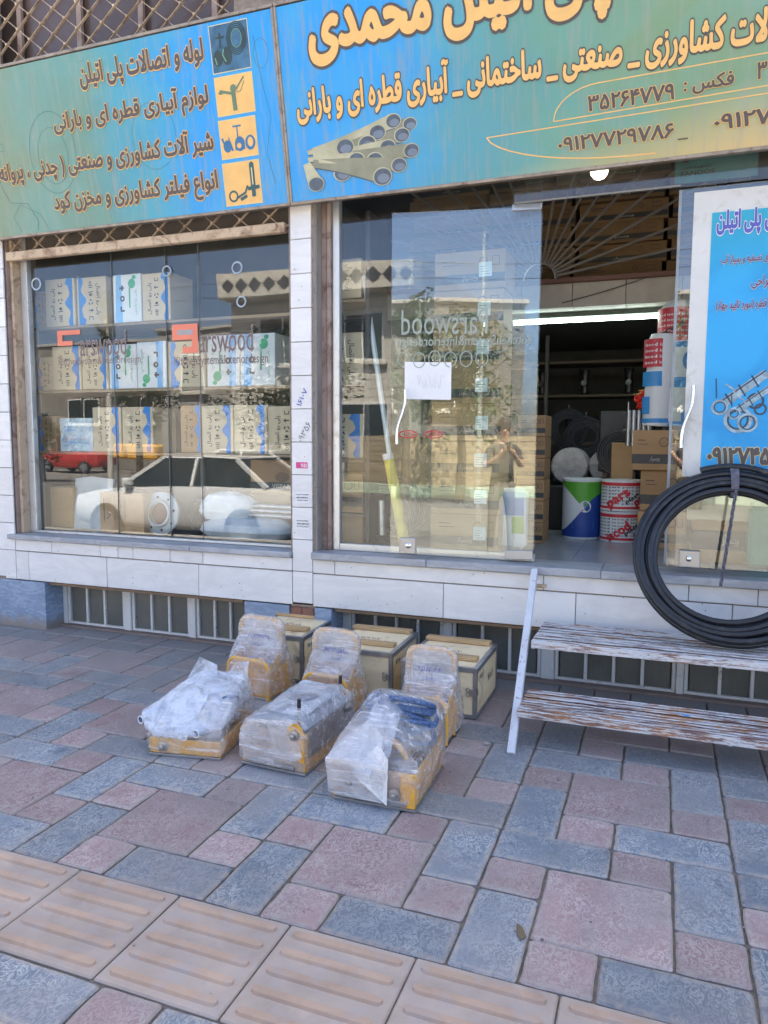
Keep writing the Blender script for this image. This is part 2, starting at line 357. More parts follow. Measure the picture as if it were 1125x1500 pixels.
# ------------------------------------------------------------------ mesh builder
class MB:
    def __init__(s): s.v = []; s.f = []; s.mi = []; s.k = 0
    def add(s, vs, fs):
        o = len(s.v); s.v += [tuple(p) for p in vs]
        for f in fs: s.f.append([i+o for i in f]); s.mi.append(s.k)
        return s
    def box(s, x0, x1, y0, y1, z0, z1, b=0, Mx=None):
        cx, cy, cz = (x0+x1)/2, (y0+y1)/2, (z0+z1)/2; h = (abs(x1-x0)/2, abs(y1-y0)/2, abs(z1-z0)/2)
        b = min(b, min(h)*.9)
        if b <= 0:
            vs = [(cx+i*h[0], cy+j*h[1], cz+k*h[2]) for i in (-1, 1) for j in (-1, 1) for k in (-1, 1)]
            fs = [(0, 1, 3, 2), (4, 6, 7, 5), (0, 4, 5, 1), (2, 3, 7, 6), (0, 2, 6, 4), (1, 5, 7, 3)]
        else:
            vs = []; idx = {}
            for i in (-1, 1):
                for j in (-1, 1):
                    for k in (-1, 1):
                        for a in range(3):
                            d = [h[q]-(0 if q == a else b) for q in range(3)]
                            idx[(i, j, k, a)] = len(vs); vs.append((cx+i*d[0], cy+j*d[1], cz+k*d[2]))
            fs = []
            for sg in (-1, 1):
                fs.append([idx[(sg, j, k, 0)] for j, k in ((-1, -1), (1, -1), (1, 1), (-1, 1))])
                fs.append([idx[(i, sg, k, 1)] for i, k in ((-1, -1), (1, -1), (1, 1), (-1, 1))])
                fs.append([idx[(i, j, sg, 2)] for i, j in ((-1, -1), (1, -1), (1, 1), (-1, 1))])
            for p in (-1, 1):
                for q in (-1, 1):
                    fs.append([idx[(p, q, -1, 0)], idx[(p, q, 1, 0)], idx[(p, q, 1, 1)], idx[(p, q, -1, 1)]])
                    fs.append([idx[(p, -1, q, 0)], idx[(p, 1, q, 0)], idx[(p, 1, q, 2)], idx[(p, -1, q, 2)]])
                    fs.append([idx[(-1, p, q, 1)], idx[(1, p, q, 1)], idx[(1, p, q, 2)], idx[(-1, p, q, 2)]])
                    for r in (-1, 1): fs.append([idx[(p, q, r, 0)], idx[(p, q, r, 1)], idx[(p, q, r, 2)]])
        if Mx is not None: vs = [Mx @ Vector(p) for p in vs]
        return s.add(vs, fs)
    def bar(s, a, b, w, h, up=(0, 0, 1), bev=0):
        a, b = Vector(a), Vector(b); d = b-a; L = d.length; x = d.normalized(); up = Vector(up)
        y = up.cross(x).normalized(); z = x.cross(y)
        Mx = Matrix((x, y, z)).transposed().to_4x4(); Mx.translation = a
        return s.box(0, L, -w/2, w/2, -h/2, h/2, bev, Mx)
    def tube(s, pts, r, n=8, closed=False, cap=True):
        pts = [Vector(p) for p in pts]; N = len(pts); vs = []; prev = None
        rr = r if isinstance(r, (list, tuple)) else [r]*N
        for i, p in enumerate(pts):
            if closed: t = (pts[(i+1) % N]-pts[i-1])
            else: t = pts[min(i+1, N-1)]-pts[max(i-1, 0)]
            t.normalize()
            if prev is None:
                a = Vector((0, 0, 1)) if abs(t.z) < .9 else Vector((1, 0, 0)); prev = (a-t*a.dot(t)).normalized()
            else: prev = (prev-t*prev.dot(t)).normalized()
            q = t.cross(prev)
            for k in range(n):
                a = 2*pi*k/n; vs.append(p+(prev*cos(a)+q*sin(a))*rr[i])
        fs = []
        for i in range(N if closed else N-1):
            j = (i+1) % N
            for k in range(n): fs.append((i*n+k, i*n+(k+1) % n, j*n+(k+1) % n, j*n+k))
        if cap and not closed: fs += [list(range(n))[::-1], [(N-1)*n+k for k in range(n)]]
        return s.add(vs, fs)
    def lathe(s, prof, n=24, Mx=None, cap=True):
        vs = []; 
        for r, z in prof:
            for k in range(n):
                a = 2*pi*k/n; vs.append(Vector((r*cos(a), r*sin(a), z)))
        fs = []
        for i in range(len(prof)-1):
            for k in range(n): fs.append((i*n+k, i*n+(k+1) % n, (i+1)*n+(k+1) % n, (i+1)*n+k))
        if cap: fs += [list(range(n))[::-1], [(len(prof)-1)*n+k for k in range(n)]]
        if Mx is not None: vs = [Mx @ v for v in vs]
        return s.add(vs, fs)
    def prism(s, poly, off, n=None):        # poly: 3D points, off: vector of extrusion
        N = len(poly); vs = [Vector(p) for p in poly]+[Vector(p)+Vector(off) for p in poly]
        fs = [list(range(N))[::-1], [N+i for i in range(N)]]+[(i, (i+1) % N, N+(i+1) % N, N+i) for i in range(N)]
        return s.add(vs, fs)
    def poly(s, pts): return s.add(pts, [list(range(len(pts)))])
    def build(s, name, mats, parent=None, smooth=False, center=True, recalc=True, **tags):
        me = bpy.data.meshes.new(name); loc = Vector((0, 0, 0))
        if center and s.v:
            xs, ys, zs = zip(*s.v); loc = Vector(((min(xs)+max(xs))/2, (min(ys)+max(ys))/2, min(zs)))
        me.from_pydata([tuple(Vector(p)-loc) for p in s.v], [], s.f)
        for m in (mats if isinstance(mats, (list, tuple)) else [mats]): me.materials.append(m)
        me.polygons.foreach_set('material_index', s.mi)
        if recalc:
            b = bmesh.new(); b.from_mesh(me); bmesh.ops.recalc_face_normals(b, faces=b.faces); b.to_mesh(me); b.free()
        if smooth:
            me.shade_smooth(); me.set_sharp_from_angle(angle=radians(38))
        o = bpy.data.objects.new(name, me); COL.objects.link(o); o.location = loc
        if parent: o.parent = parent
        for k, v in tags.items(): o[k] = v
        return o
def thing(name, label, cat, loc=(0, 0, 0), rz=0, group=None):
    o = bpy.data.objects.new(name, None); COL.objects.link(o); o.location = loc; o.rotation_euler = (0, 0, rz)
    o['label'] = label; o['category'] = cat
    if group: o['group'] = group
    o.empty_display_size = .1
    return o
def place_mesh(name, me, loc, parent=None, rot=None):
    o = bpy.data.objects.new(name, me); COL.objects.link(o); o.location = loc
    if rot: o.rotation_euler = rot
    if parent: o.parent = parent
    return o
def bx(name, mat, parent, x0, x1, y0, y1, z0, z1, b=.002, **k):
    return MB().box(x0, x1, y0, y1, z0, z1, b).build(name, mat, parent, **k)
class Plane:
    """2D drawing plane: o origin, u right, v up; normal n = u x v (towards the viewer)."""
    def __init__(s, o, u, v):
        s.o, s.u, s.v = Vector(o), Vector(u).normalized(), Vector(v).normalized(); s.n = s.u.cross(s.v)
    def P(s, a, b, off=0): return s.o+s.u*a+s.v*b+s.n*off
    def poly(s, mb, pts, off): mb.poly([s.P(a, b, off) for a, b in pts]); return mb
    def disc(s, mb, a, b, r, off, n=20, ry=None, a0=0, a1=2*pi):
        ry = ry or r; s.poly(mb, [(a+r*cos(a0+(a1-a0)*i/n), b+ry*sin(a0+(a1-a0)*i/n)) for i in range(n)], off)
    def stroke(s, mb, pts, w, off, closed=False):
        pts = [Vector((p[0], p[1])) for p in pts]; N = len(pts); L = []
        for i in range(N):
            if closed: t = pts[(i+1) % N]-pts[i-1]
            else: t = pts[min(i+1, N-1)]-pts[max(i-1, 0)]
            if t.length < 1e-9: t = Vector((1, 0))
            t.normalize(); nn = Vector((-t.y, t.x))*w/2
            L.append((pts[i]+nn, pts[i]-nn))
        vs = [s.P(q.x, q.y, off) for ab in L for q in ab]; fs = []
        for i in range(N if closed else N-1):
            j = (i+1) % N; fs.append((2*i, 2*i+1, 2*j+1, 2*j))
        mb.add(vs, fs)
    def ring(s, mb, a, b, r, w, off, n=24, ry=None):
        ry = ry or r; s.stroke(mb, [(a+r*cos(2*pi*i/n), b+ry*sin(2*pi*i/n)) for i in range(n)], w, off, True)

# ------------------------------------------------------------------ lettering
AR = {'ا': (0xFE8D, 2), 'آ': (0xFE81, 2), 'ب': (0xFE8F, 4), 'پ': (0xFB56, 4), 'ت': (0xFE95, 4), 'ج': (0xFE9D, 4), 'چ': (0xFB7A, 4), 'ح': (0xFEA1, 4),
      'خ': (0xFEA5, 4), 'د': (0xFEA9, 2), 'ر': (0xFEAD, 2), 'ز': (0xFEAF, 2), 'س': (0xFEB1, 4), 'ش': (0xFEB5, 4), 'ص': (0xFEB9, 4), 'ط': (0xFEC1, 4),
      'ع': (0xFEC9, 4), 'ف': (0xFED1, 4), 'ق': (0xFED5, 4), 'ک': (0xFB8E, 4), 'گ': (0xFB92, 4), 'ل': (0xFEDD, 4), 'م': (0xFEE1, 4), 'ن': (0xFEE5, 4),
      'و': (0xFEED, 2), 'ه': (0xFEE9, 4), 'ی': (0xFBFC, 4), '\u0001': (0xFEFB, 2)}
def shape(t):
    t = t.replace('لا', '\u0001'); out = []; n = len(t)
    for i, ch in enumerate(t):
        if ch in AR:
            base, k = AR[ch]
            pj = i > 0 and t[i-1] in AR and AR[t[i-1]][1] == 4
            nj = k == 4 and i+1 < n and t[i+1] in AR
            f = (3 if pj else 2) if nj else (1 if pj else 0)
            out.append(chr(base+f))
        else: out.append({'(': ')', ')': '('}.get(ch, ch))
    s = ''.join(out)
    # reverse, digits keep their order
    res = []; i = 0
    toks = []
    while i < n:
        if s[i].isdigit():
            j = i
            while j < n and s[j].isdigit(): j += 1
            toks.append(s[i:j]); i = j
        else: toks.append(s[i]); i += 1
    return ''.join(reversed(toks))
_TX = {}
def textdata(body, off=0.0, res=3):
    """flat triangles of a text; each contour is filled by itself so that overlapping strokes stay solid"""
    key = (body, res)
    if key in _TX: return _TX[key]
    cu = bpy.data.curves.new('tmp_lettering', 'FONT'); cu.body = body; cu.size = 1; cu.resolution_u = res; cu.fill_mode = 'NONE'
    o = bpy.data.objects.new('tmp_lettering', cu); me = bpy.data.meshes.new_from_object(o)
    P = [Vector((v.co.x, v.co.y)) for v in me.vertices]; adj = {}
    for e in me.edges:
        a, b = e.vertices; adj.setdefault(a, []).append(b); adj.setdefault(b, []).append(a)
    bpy.data.objects.remove(o); bpy.data.meshes.remove(me); bpy.data.curves.remove(cu)
    seen = set(); loops = []
    for s0 in range(len(P)):
        if s0 in seen or s0 not in adj: continue
        lp = [s0]; seen.add(s0); cur = s0; nxt = max(adj[s0], key=lambda q: -abs(q-s0-1))
        while nxt not in seen:
            lp.append(nxt); seen.add(nxt); c2 = [q for q in adj[nxt] if q != cur]; cur = nxt
            if not c2: break
            nxt = c2[0]
        if len(lp) > 2: loops.append([P[i] for i in lp])
    if not loops: _TX[key] = ([], [], []); return _TX[key]
    from mathutils.geometry import delaunay_2d_cdt
    bb = [(min(p.x for p in l), max(p.x for p in l), min(p.y for p in l), max(p.y for p in l)) for l in loops]
    par = list(range(len(loops)))
    def fd(a):
        while par[a] != a: a = par[a]
        return a
    for i in range(len(loops)):
        for j in range(i):
            A, Bq = bb[i], bb[j]
            if A[0] <= Bq[1] and Bq[0] <= A[1] and A[2] <= Bq[3] and Bq[2] <= A[3]: par[fd(i)] = fd(j)
    grp = {}
    for i in range(len(loops)): grp.setdefault(fd(i), []).append(i)
    vs, fs, isl = [], [], []
    for k, ids in enumerate(grp.values()):
        pts, eds = [], []
        for i in ids:
            o0 = len(pts); n = len(loops[i]); pts += loops[i]; eds += [(o0+q, o0+(q+1) % n) for q in range(n)]
        r = delaunay_2d_cdt(pts, eds, [], 0, 1e-5); V, F = r[0], r[2]; seg = [(pts[a], pts[b]) for a, b in eds]; o0 = len(vs)
        for f in F:
            cx = sum(V[q].x for q in f)/3; cy = sum(V[q].y for q in f)/3; wn = 0
            for p, q in seg:
                if (p.y > cy) != (q.y > cy) and cx < (q.x-p.x)*(cy-p.y)/(q.y-p.y)+p.x: wn += 1 if q.y > p.y else -1
            if wn: fs.append([o0+q for q in f])
        vs += [Vector((p.x, p.y, 0)) for p in V]; isl += [k]*len(V)
    _TX[key] = (vs, fs, isl); return _TX[key]
def letter(name, body, pl, x0, y0, w, h, off, mat, parent=None, bold=0.0, outline=None, omat=None, ar=True, oname='lettering_outline', bend=None, res=2):
    """fit body into the box x0,y0,w,h of plane pl; strokes are fattened by stacking slightly shifted copies"""
    s = shape(body) if ar else body
    vs, fs, isl = textdata(s, 0, res)
    if not vs: return None
    g = max(0, outline or 0, bold)
    ax0, ax1 = min(v.x for v in vs)-g, max(v.x for v in vs)+g; ay0, ay1 = min(v.y for v in vs)-g, max(v.y for v in vs)+g
    kx, ky = w/(ax1-ax0), h/(ay1-ay0)
    def mk(nm, rad, o, mt, n):
        mb = MB(); sh = [(0, 0)]
        if rad > 0: sh += [(rad*cos(2*pi*i/n), rad*sin(2*pi*i/n)) for i in range(n)]
        for j, (dx_, dy_) in enumerate(sh):
            V = []
            for v, i in zip(vs, isl):
                a, b = x0+(v.x+dx_-ax0)*kx, y0+(v.y+dy_-ay0)*ky; oo = o+(i % 5)*.00004+j*.00005
                V.append(bend(a, b, oo) if bend else pl.P(a, b, oo))
            mb.add(V, fs)
        return mb.build(nm, mt, parent, recalc=False)
    small = h < .08
    if outline: mk(oname, outline, off-.0020, omat, 8 if small else 12)
    return mk(name, bold, off, mat, 4 if small else 8)
def scribble(mb, pl, a, b, w, h, rng, sw=.003, off=.003, n=5):
    """quick handwriting: short wavy strokes"""
    x = a
    while x < a+w:
        k = rng.uniform(.5, 1.2)*w/n; pts = []
        ph = rng.uniform(0, 6)
        for i in range(7):
            t = i/6; pts.append((x+k*t*.85, b+h*(.5+.42*sin(ph+t*rng.uniform(4, 9)))))
        pl.stroke(mb, pts, sw, off); x += k

def pxray(px, py):
    return RT*((px-562.5)/1083.3)-UP*((py-750)/1083.3)+FW
def proj(P):
    v = Vector(P)-CAMP; d = v.dot(FW)
    return (562.5+1083.3*v.dot(RT)/d, 750-1083.3*v.dot(UP)/d) if d > .05 else (-9999, -9999)

# ------------------------------------------------------------------ ground, road, pavement
MB().box(-400, 400, -400, 400, -.30, -.21).build('ground', M('dusty_ground', (.20, .185, .165), .95, world=True, vs=.4), kind='structure')
MB().box(-200, 200, -16.5, -5.06, -.205, -.19).build('road', ROAD, kind='structure')
pav = MB().box(-14, 9, -4.9, .6, -.2, -.011).build('pavement', JOINT, kind='structure', center=False)
kerb = thing('kerb', 'pale concrete kerb between the pavement and the road', 'kerb')
x = -14
while x < 9:
    bx('kerb_stone', KERBM, kerb, x, x+.99, -5.05, -4.905, -.2, .0, .012); x += 1.0
# pavers: a 4 x 4 cell pattern of squares and rectangles
UX, UY = .2055, .2; GX, GY = .092-3*UX, -2.483
PAT = [('blue', 0, 0, 1, 2), ('red', 1, 0, 1, 1), ('blue', 2, 0, 2, 1), ('red', 1, 1, 2, 2), ('red', 3, 1, 1, 1), ('red', 0, 2, 1, 1),
       ('blue', 3, 2, 1, 2), ('blue', 0, 3, 2, 1), ('red', 2, 3, 1, 1)]
def paver_mesh(w, d, seed, top=0.0):
    rg = random.Random(seed); n = 5; g = .0042
    def ringpts(ins, z, jit):
        hw, hd = w/2-g-ins, d/2-g-ins; cr = .008; P = []
        sides = [((-hw+cr, -hd), (hw-cr, -hd)), ((hw, -hd+cr), (hw, hd-cr)), ((hw-cr, hd), (-hw+cr, hd)), ((-hw, hd-cr), (-hw, -hd+cr))]
        k = 0
        for a, b in sides:
            for i in range(n):
                t = i/(n-1); x_, y_ = a[0]+(b[0]-a[0])*t, a[1]+(b[1]-a[1])*t
                P.append((x_+jx[k]*jit, y_+jy[k]*jit, z)); k += 1
        return P
    jx = [rg.uniform(-.0022, .0022) for _ in range(40)]; jy = [rg.uniform(-.0022, .0022) for _ in range(40)]
    r0 = ringpts(0, -.03, 1); r1 = ringpts(0, top-.006, 1); r2 = ringpts(.006, top, 1.2)
    r3 = ringpts(.024, top-.0003, .8)
    N = len(r0); mb = MB(); vs = r0+r1+r2+r3+[(0, 0, top-.0005)]
    fs = []
    for q in (0, 1, 2):
        for i in range(N): j = (i+1) % N; fs.append((q*N+i, q*N+j, (q+1)*N+j, (q+1)*N+i))
    for i in range(N): fs.append((3*N+i, 3*N+(i+1) % N, 4*N))
    mb.add(vs, fs); return mb
_pm = {}
def pmesh(col, w, d, s):
    k = (col, w, d, s)
    if k not in _pm:
        me = bpy.data.meshes.new('paver'); mb = paver_mesh(w*UX, d*UY, hash((w, d, s)) & 1023)
        me.from_pydata(mb.v, [], mb.f); at_ = me.attributes.new('edge', 'FLOAT', 'POINT'); N_ = (len(mb.v)-1)//4; at_.data.foreach_set('value', [1.0]*(3*N_)+[0.0]*(N_+1)); me.materials.append(P_BLUE if col == 'blue' else P_RED); me.shade_smooth(); me.set_sharp_from_angle(angle=radians(25)); _pm[k] = me
    return _pm[k]
cells = []
YEND = GY-.409
for ci in range(-14, 10):
    for cj in range(-1, 4):
        for col, i, j, w_, d_ in PAT:
            x0 = GX+(ci*4+i)*UX; y0 = GY+(cj*4+j)*UY
            cells.append((col, x0, y0, w_, d_))
    for cj in range(-4, 0):
        for col, i, j, w_, d_ in PAT:
            x0 = GX+(ci*4+i)*UX+.37; y1 = YEND-.002+(cj*4+j)*UY
            cells.append((col, x0, y1, w_, d_))
keep = []; rest = []
for c in cells:
    col, x0, y0, w_, d_ = c; cx, cy = x0+w_*UX/2, y0+d_*UY/2
    if cx < -9 or cx > 5 or cy > .2 or cy < -4.85: continue
    if y0 < GY-.001 and y0+d_*UY > YEND+.001: continue
    if y0+d_*UY > .42 or y0 < -4.91: continue
    px, py = proj((cx, cy, 0)); vis = -90 < px < 1215 and -50 < py < 1590
    dist = (Vector((cx, cy, 0))-CAMP).length
    (keep if vis else rest).append((w_*d_/dist**3 if vis else 0, c))
keep.sort(key=lambda t: -t[0]); rest += keep[290:]; keep = keep[:290]
for _, (col, x0, y0, w_, d_) in keep:
    cx, cy = x0+w_*UX/2, y0+d_*UY/2; rg = random.Random(hash((round(cx*100), round(cy*100))))
    o = place_mesh('paver', pmesh(col, w_, d_, rg.randrange(5)), (cx, cy, rg.uniform(-.0025, .0015)), pav, (rg.uniform(-.006, .006), rg.uniform(-.006, .006), rg.uniform(-.006, .006)))
mb = MB()
for _, (col, x0, y0, w_, d_) in rest:
    mb.k = 0 if col == 'blue' else 1
    mb.box(x0+.004, x0+w_*UX-.004, y0+.004, y0+d_*UY-.004, -.03, 0, .005)
mb.build('far_pavers', [P_BLUE, P_RED], pav, kind='stuff')
# ribbed guide tiles
me = bpy.data.meshes.new('guide_tile'); mb = MB(); S = .4085
mb.box(-S/2+.002, S/2-.002, -S/2+.002, S/2-.002, -.03, -.001, .005)
me.from_pydata(mb.v, [], mb.f); me.materials.append(G_BASE)
mer = bpy.data.meshes.new('guide_rib'); mb = MB()
prof = []
for k in range(14): a = pi*k/13; prof.append((cos(a), sin(a)))
hw, L = .0165, S/2-.028
outl = [(-L+hw-hw*sin(pi*i/6), hw*cos(pi*i/6)) for i in range(7)]+[(L-hw+hw*sin(pi*i/6), -hw*cos(pi*i/6)) for i in range(7)]
N = len(outl); vs = [(a, b, -.002) for a, b in outl]+[(a*.992, b*.72, .0075) for a, b in outl]
fs = [(i, (i+1) % N, N+(i+1) % N, N+i) for i in range(N)]+[[N+i for i in range(N)]]
mb.add(vs, fs); mer.from_pydata(mb.v, [], mb.f); mer.materials.append(G_RIB); mer.shade_smooth(); mer.set_sharp_from_angle(angle=radians(50))
strip_y = GY-S/2-.0005
for k in range(-22, 12):
    cx = -.2025+.41*k-S/2
    t = place_mesh('guide_tile', me, (cx, strip_y, R.uniform(-.001, .001)), pav, (0, 0, R.uniform(-.003, .003)))
    if -7 < cx < 1:
        for q in range(5): place_mesh('rib', mer, (0, -S/2+.045+q*.0797, 0), t)
# grit and dust, leaf litter lying on the pavement
mb = MB()
for i in range(420):
    a, b = R.uniform(-5.5, 1.4), R.choice([R.uniform(-3, -.1), R.uniform(-.25, .1)]); s = R.uniform(.0015, .005)
    mb.lathe([(s, 0), (s*.7, s*.7)], 5, Matrix.Translation((a, b, 0)) @ Matrix.Rotation(R.uniform(0, 6), 4, 'Z'))
mb.build('grit', M('pale_grit', (.33, .30, .26), .9, var=.3, vs=40), kind='stuff', label='pale grit and dust scattered over the paving', category='grit')
mb = MB(); rg = random.Random(3)
for (px_, py_) in ((-.36, -2.27), (-1.02, -2.72), (-.78, -1.0), (.12, -1.62), (-2.9, -.9)):
    pass
tg = MB(); tg.prism([(-.365, -2.235, .002), (-.345, -2.25, .004), (-.325, -2.29, .003), (-.34, -2.31, .002), (-.358, -2.28, .006)], (0, 0, .0015))
tg.build('dry_leaf', M('dry_leaf', (.16, .12, .07), .8), label='small dry leaf lying on a blue paver near the guide tiles', category='leaf')
tg = MB(); tg.lathe([(.012, 0), (.016, .006), (.01, .013)], 7, Matrix.Translation((-.755, -.93, 0)))
tg.build('pebble', M('pebble', (.35, .33, .30), .8), label='small grey pebble on the paving by the plywood crate', category='pebble')

# ------------------------------------------------------------------ shop building
B = thing('shop_building', 'white marble clad shop front with blue plinth, glass windows and basement lights', 'building')
TOP = 7.2
# cores
core = MB()
core.box(-9, -4.84, .03, .4, -.1, TOP)            # left wall
core.box(-4.84, 3.2, .24, .6, -.1, .37)            # basement back
core.box(-4.84, 3.2, .03, .3, .37, .70)            # under windows
core.box(-2.32, -2.13, .03, .35, .37, 4.2)         # pillar
core.box(-9, 3.2, .20, .42, 3.14, 4.02)               # lintel behind signs
core.box(-9, 3.2, .02, .40, 5.7, TOP)
core.box(-2.7, 3.2, .04, .40, 4.02, 5.7)
core.box(-9, 9, 6.6, 6.8, -.1, TOP); core.box(-9, -8.9, .4, 6.7, -.1, TOP); core.box(3.2, 9, .0, .4, -.1, TOP); core.box(8.9, 9, .4, 6.7, -.1, TOP)
core.build('wall', STUCCO, B)
bx('roof', CONC, B, -9.1, 9.1, -.1, 6.9, TOP, TOP+.15)
# marble panels; joints recessed over the grout
bx('grout_bed', GROUT, B, -9, -4.86, -.0, .028, .37, TOP, 0)
bx('grout_bed', GROUT, B, -4.84, 3.2, -.0, .028, .385, .735, 0)
bx('grout_bed', GROUT, B, -2.315, -2.135, -.0, .028, .37, 3.5, 0)
bx('grout_bed', GROUT, B, -2.7, 3.2, -.0, .038, 4.02, 5.7, 0)
def panel(name, x0, x1, z0, z1, y=-.012, mat=MARBLE, th=.014, g=.0022):
    return bx(name, mat, B, x0+g, x1-g, y+R.uniform(-.001, .001), y+th, z0+g, z1-g, .0025)
zs = [.395+.2165*k for k in range(24)]
for k in range(-1, 23):           # left wall courses
    z0, z1 = (zs[k], zs[k+1]) if k >= 0 else (.37, .395)
    if k < 0: continue
    off = .0
    for x0 in (-5.35, -5.95, -6.55): panel('marble_panel', x0+off, x0+.6+off, z0, z1)
    panel('marble_panel', -4.75, -4.75+.0, z0, z1) if 0 else None
    if k >= 2: panel('marble_panel', -4.75, -4.835, z0, z1) if 0 else None
bx('wall_end', STUCCO, B, -4.86, -4.835, .03, .2, .73, 4.2, 0)
for k in range(1, 14): panel('marble_panel', -4.862-.0, -4.75, zs[k], zs[k+1]) if 0 else None
for k in range(0, 15):            # pillar tiles with side slips
    panel('marble_tile', -2.302, -2.15, zs[k], zs[k+1])
for k in range(0, 7):
    bx('marble_slip', SIDEM, B, -2.1485, -2.134, .003, .118, .76+k*.42 if k else .74, .757+(k+1)*.42, .0015)
    bx('marble_slip', SIDEM, B, -2.318, -2.3035, .003, .12, .76+k*.42 if k else .75, .757+(k+1)*.42, .0015)
# row A (under the sills) and row B (large slabs)
def row(xs, z0, z1):
    for a, b in zip(xs, xs[1:]): panel('marble_panel', a, b, z0, z1)
row([-4.75, -4.383, -3.916, -3.751, -3.614, -3.289, -3.011, -2.302], .611, .70)
row([-4.75, -4.619, -3.858, -3.049, -2.302], .38, .607)
row([-2.15, -1.99, -.628, .172, .52, 1.3, 1.9], .607, .70)
row([-2.15, -1.245, -.438, .398, 1.2, 1.9], .38, .603)
bx('marble_panel', MARBLE, B, -4.862, -4.753, -.012, .002, .38, .607, .0025)
# sills
sl_ = MB(); sl_.box(-4.80, -3.10, -.045, .16, .703, .742, .005); sl_.build('window_sill', SILL, B)
sl_ = MB(); sl_.box(-3.098, -2.306, -.043, .16, .703, .742, .005); sl_.build('window_sill', SILL, B)
for a, b in ((-2.146, -1.35), (-1.348, -.3), (-.298, .9), (.902, 2.2)):
    bx('door_sill', SILL, B, a, b, -.05+R.uniform(-.002, .002), .24, .705, .752, .005)
# blue plinth
def plinth(a, b, z0=-.02, z1=.372): return bx('plinth_slab', PLINTH, B, a, b, -.008, .235, z0, z1, .003)
plinth(-5.05, -4.47); plinth(-5.7, -5.053); plinth(-6.6, -5.703)
plinth(-2.68, -2.33); plinth(-2.14, -2.015)
bk = thing('brick_patch', 'bare red brick patch at the foot of the marble pillar', 'brickwork')
for r_ in range(4):
    for c_ in range(2):
        bx('brick', M('red_brick', (.27, .13, .09), .85, rnd=.2, bump=.4), bk, -2.325+c_*.09+(.0 if r_ % 2 else .004), -2.24+c_*.09, .0, .05, .0+r_*.093, .085+r_*.093, .004)
bx('mortar', GROUT, bk, -2.325, -2.145, .01, .2, 0, .375, 0)
bx('broken_edge', M('broken_mortar', (.25, .17, .11), .95, bump=.8, bs=40), B, -4.44, -2.70, .012, .21, .352, .374, .004)
bx('broken_edge', MATS['broken_mortar'], B, -2.0, 2.2, .012, .21, .352, .374, .004)
# basement windows
def basement(x0, x1, n, y=.205, z0=.005, z1=.33, post=.05):
    f = MB(); t = .022
    f.box(x0, x1, y-.02, y+.02, z1-t, z1, .003); f.box(x0, x1, y-.02, y+.02, z0, z0+t, .003)
    f.box(x0, x0+t, y-.0195, y+.02, z0+t, z1-t, .003); f.box(x1-t, x1, y-.0195, y+.02, z0+t, z1-t, .003)
    fr = f.build('basement_window', WHITEP, B)
    w_ = (x1-x0-2*t)/n
    for i in range(n):
        a = x0+t+i*w_
        if i: 
            o = MB().box(a-.010, a+.010, y-.024, y+.01, z0+t, z1-t, .003).build('glazing_bar', WHITEP); o.parent = fr; o.location -= fr.location
        o = MB().box(a+.010, a+w_-.010, y-.004, y+.004, z0+t, z1-t).build('pane', FROST); o.parent = fr; o.location -= fr.location
basement(-4.43, -3.87, 3); basement(-3.80, -3.27, 3); basement(-3.21, -2.62, 4)
for a, b in ((-4.468, -4.432), (-3.868, -3.802), (-3.268, -3.212)): bx('window_post', WHITEP, B, a, b, .17, .24, 0, .35, .004)
basement(-1.95, -1.30, 4); basement(-1.235, -.66, 3); basement(-.575, .13, 4); basement(.175, .9, 4); basement(.95, 1.6, 4)
for a, b in ((-2.013, -1.952), (-1.298, -1.237), (-.658, -.577), (.132, .173), (.902, .948)): bx('window_post', WHITEP, B, a, b, .17, .24, 0, .35, .004)
bx('footing', M('footing_strip', (.24, .18, .15), .95, bump=.6, bs=30, world=True), B, -4.47, -2.68, .12, .24, -.02, .012, .004)
bx('footing', MATS['footing_strip'], B, -2.0, 1.9, .12, .24, -.02, .012, .004)
# shop-front uprights
bx('steel_post', BROWNPOST, B, -4.835, -4.752, .02, .12, .743, 3.12, .004)
bx('steel_post', RUSTY, B, -4.749, -4.722, .05, .15, .743, 3.12, .003)
bx('window_frame', ALU, B, -4.719, -4.655, .12, .17, .744, 3.05, .003)
bx('window_frame', ALU, B, -2.36, -2.322, .12, .17, .744, 3.05, .003)
bx('window_frame', ALU, B, -4.655, -2.36, .125, .168, .744, .762, .002)
bx('window_frame', M('dark_head_rail', (.10, .08, .065), .7), B, -4.655, -2.36, .12, .17, 2.90, 3.06, .002)
bx('steel_post', BROWNPOST, B, -2.131, -2.093, .10, .17, .753, 3.1, .003)
bx('steel_post', BROWNPOST, B, -2.086, -2.058, .085, .15, .753, 3.1, .003)
bx('post_channel', BLACK, B, -2.094, -2.085, .12, .15, .753, 3.1, 0)
bx('door_frame', ALU, B, -2.056, -2.008, .11, .16, .753, 3.1, .003)
bx('door_frame', ALU, B, -2.008, -.705, .115, .155, .753, .80, .003)
# window panes
GP = []
for a, b, yy in ((-4.655, -3.861, .14), (-3.859, -3.384, .142), (-3.382, -3.104, .148), (-3.102, -2.36, .14)):
    GP.append(bx('window_pane', GLASS, B, a, b, yy, yy+.006, .763, 2.92, 0))
for a in (-3.860, -3.383, -3.103): bx('pane_joint', M('silicone_joint', (.10, .11, .11), .5), B, a-.003, a+.003, .136, .139, .763, 2.92, 0)
bx('window_pane', GLASS, B, -2.008, -1.05, .132, .139, .80, 3.1, 0)
bx('window_pane', GLASS, B, -1.048, -.71, .134, .141, .80, 3.1, 0)
# transom glass and its rail
bx('transom_pane', TGLASS, B, -.86, .9, .03, .038, 2.86, 3.12, 0)
bx('transom_rail', M('translucent_tape', (.22, .20, .17), .5), B, -.86, .04, .024, .029, 2.862, 2.872, 0)
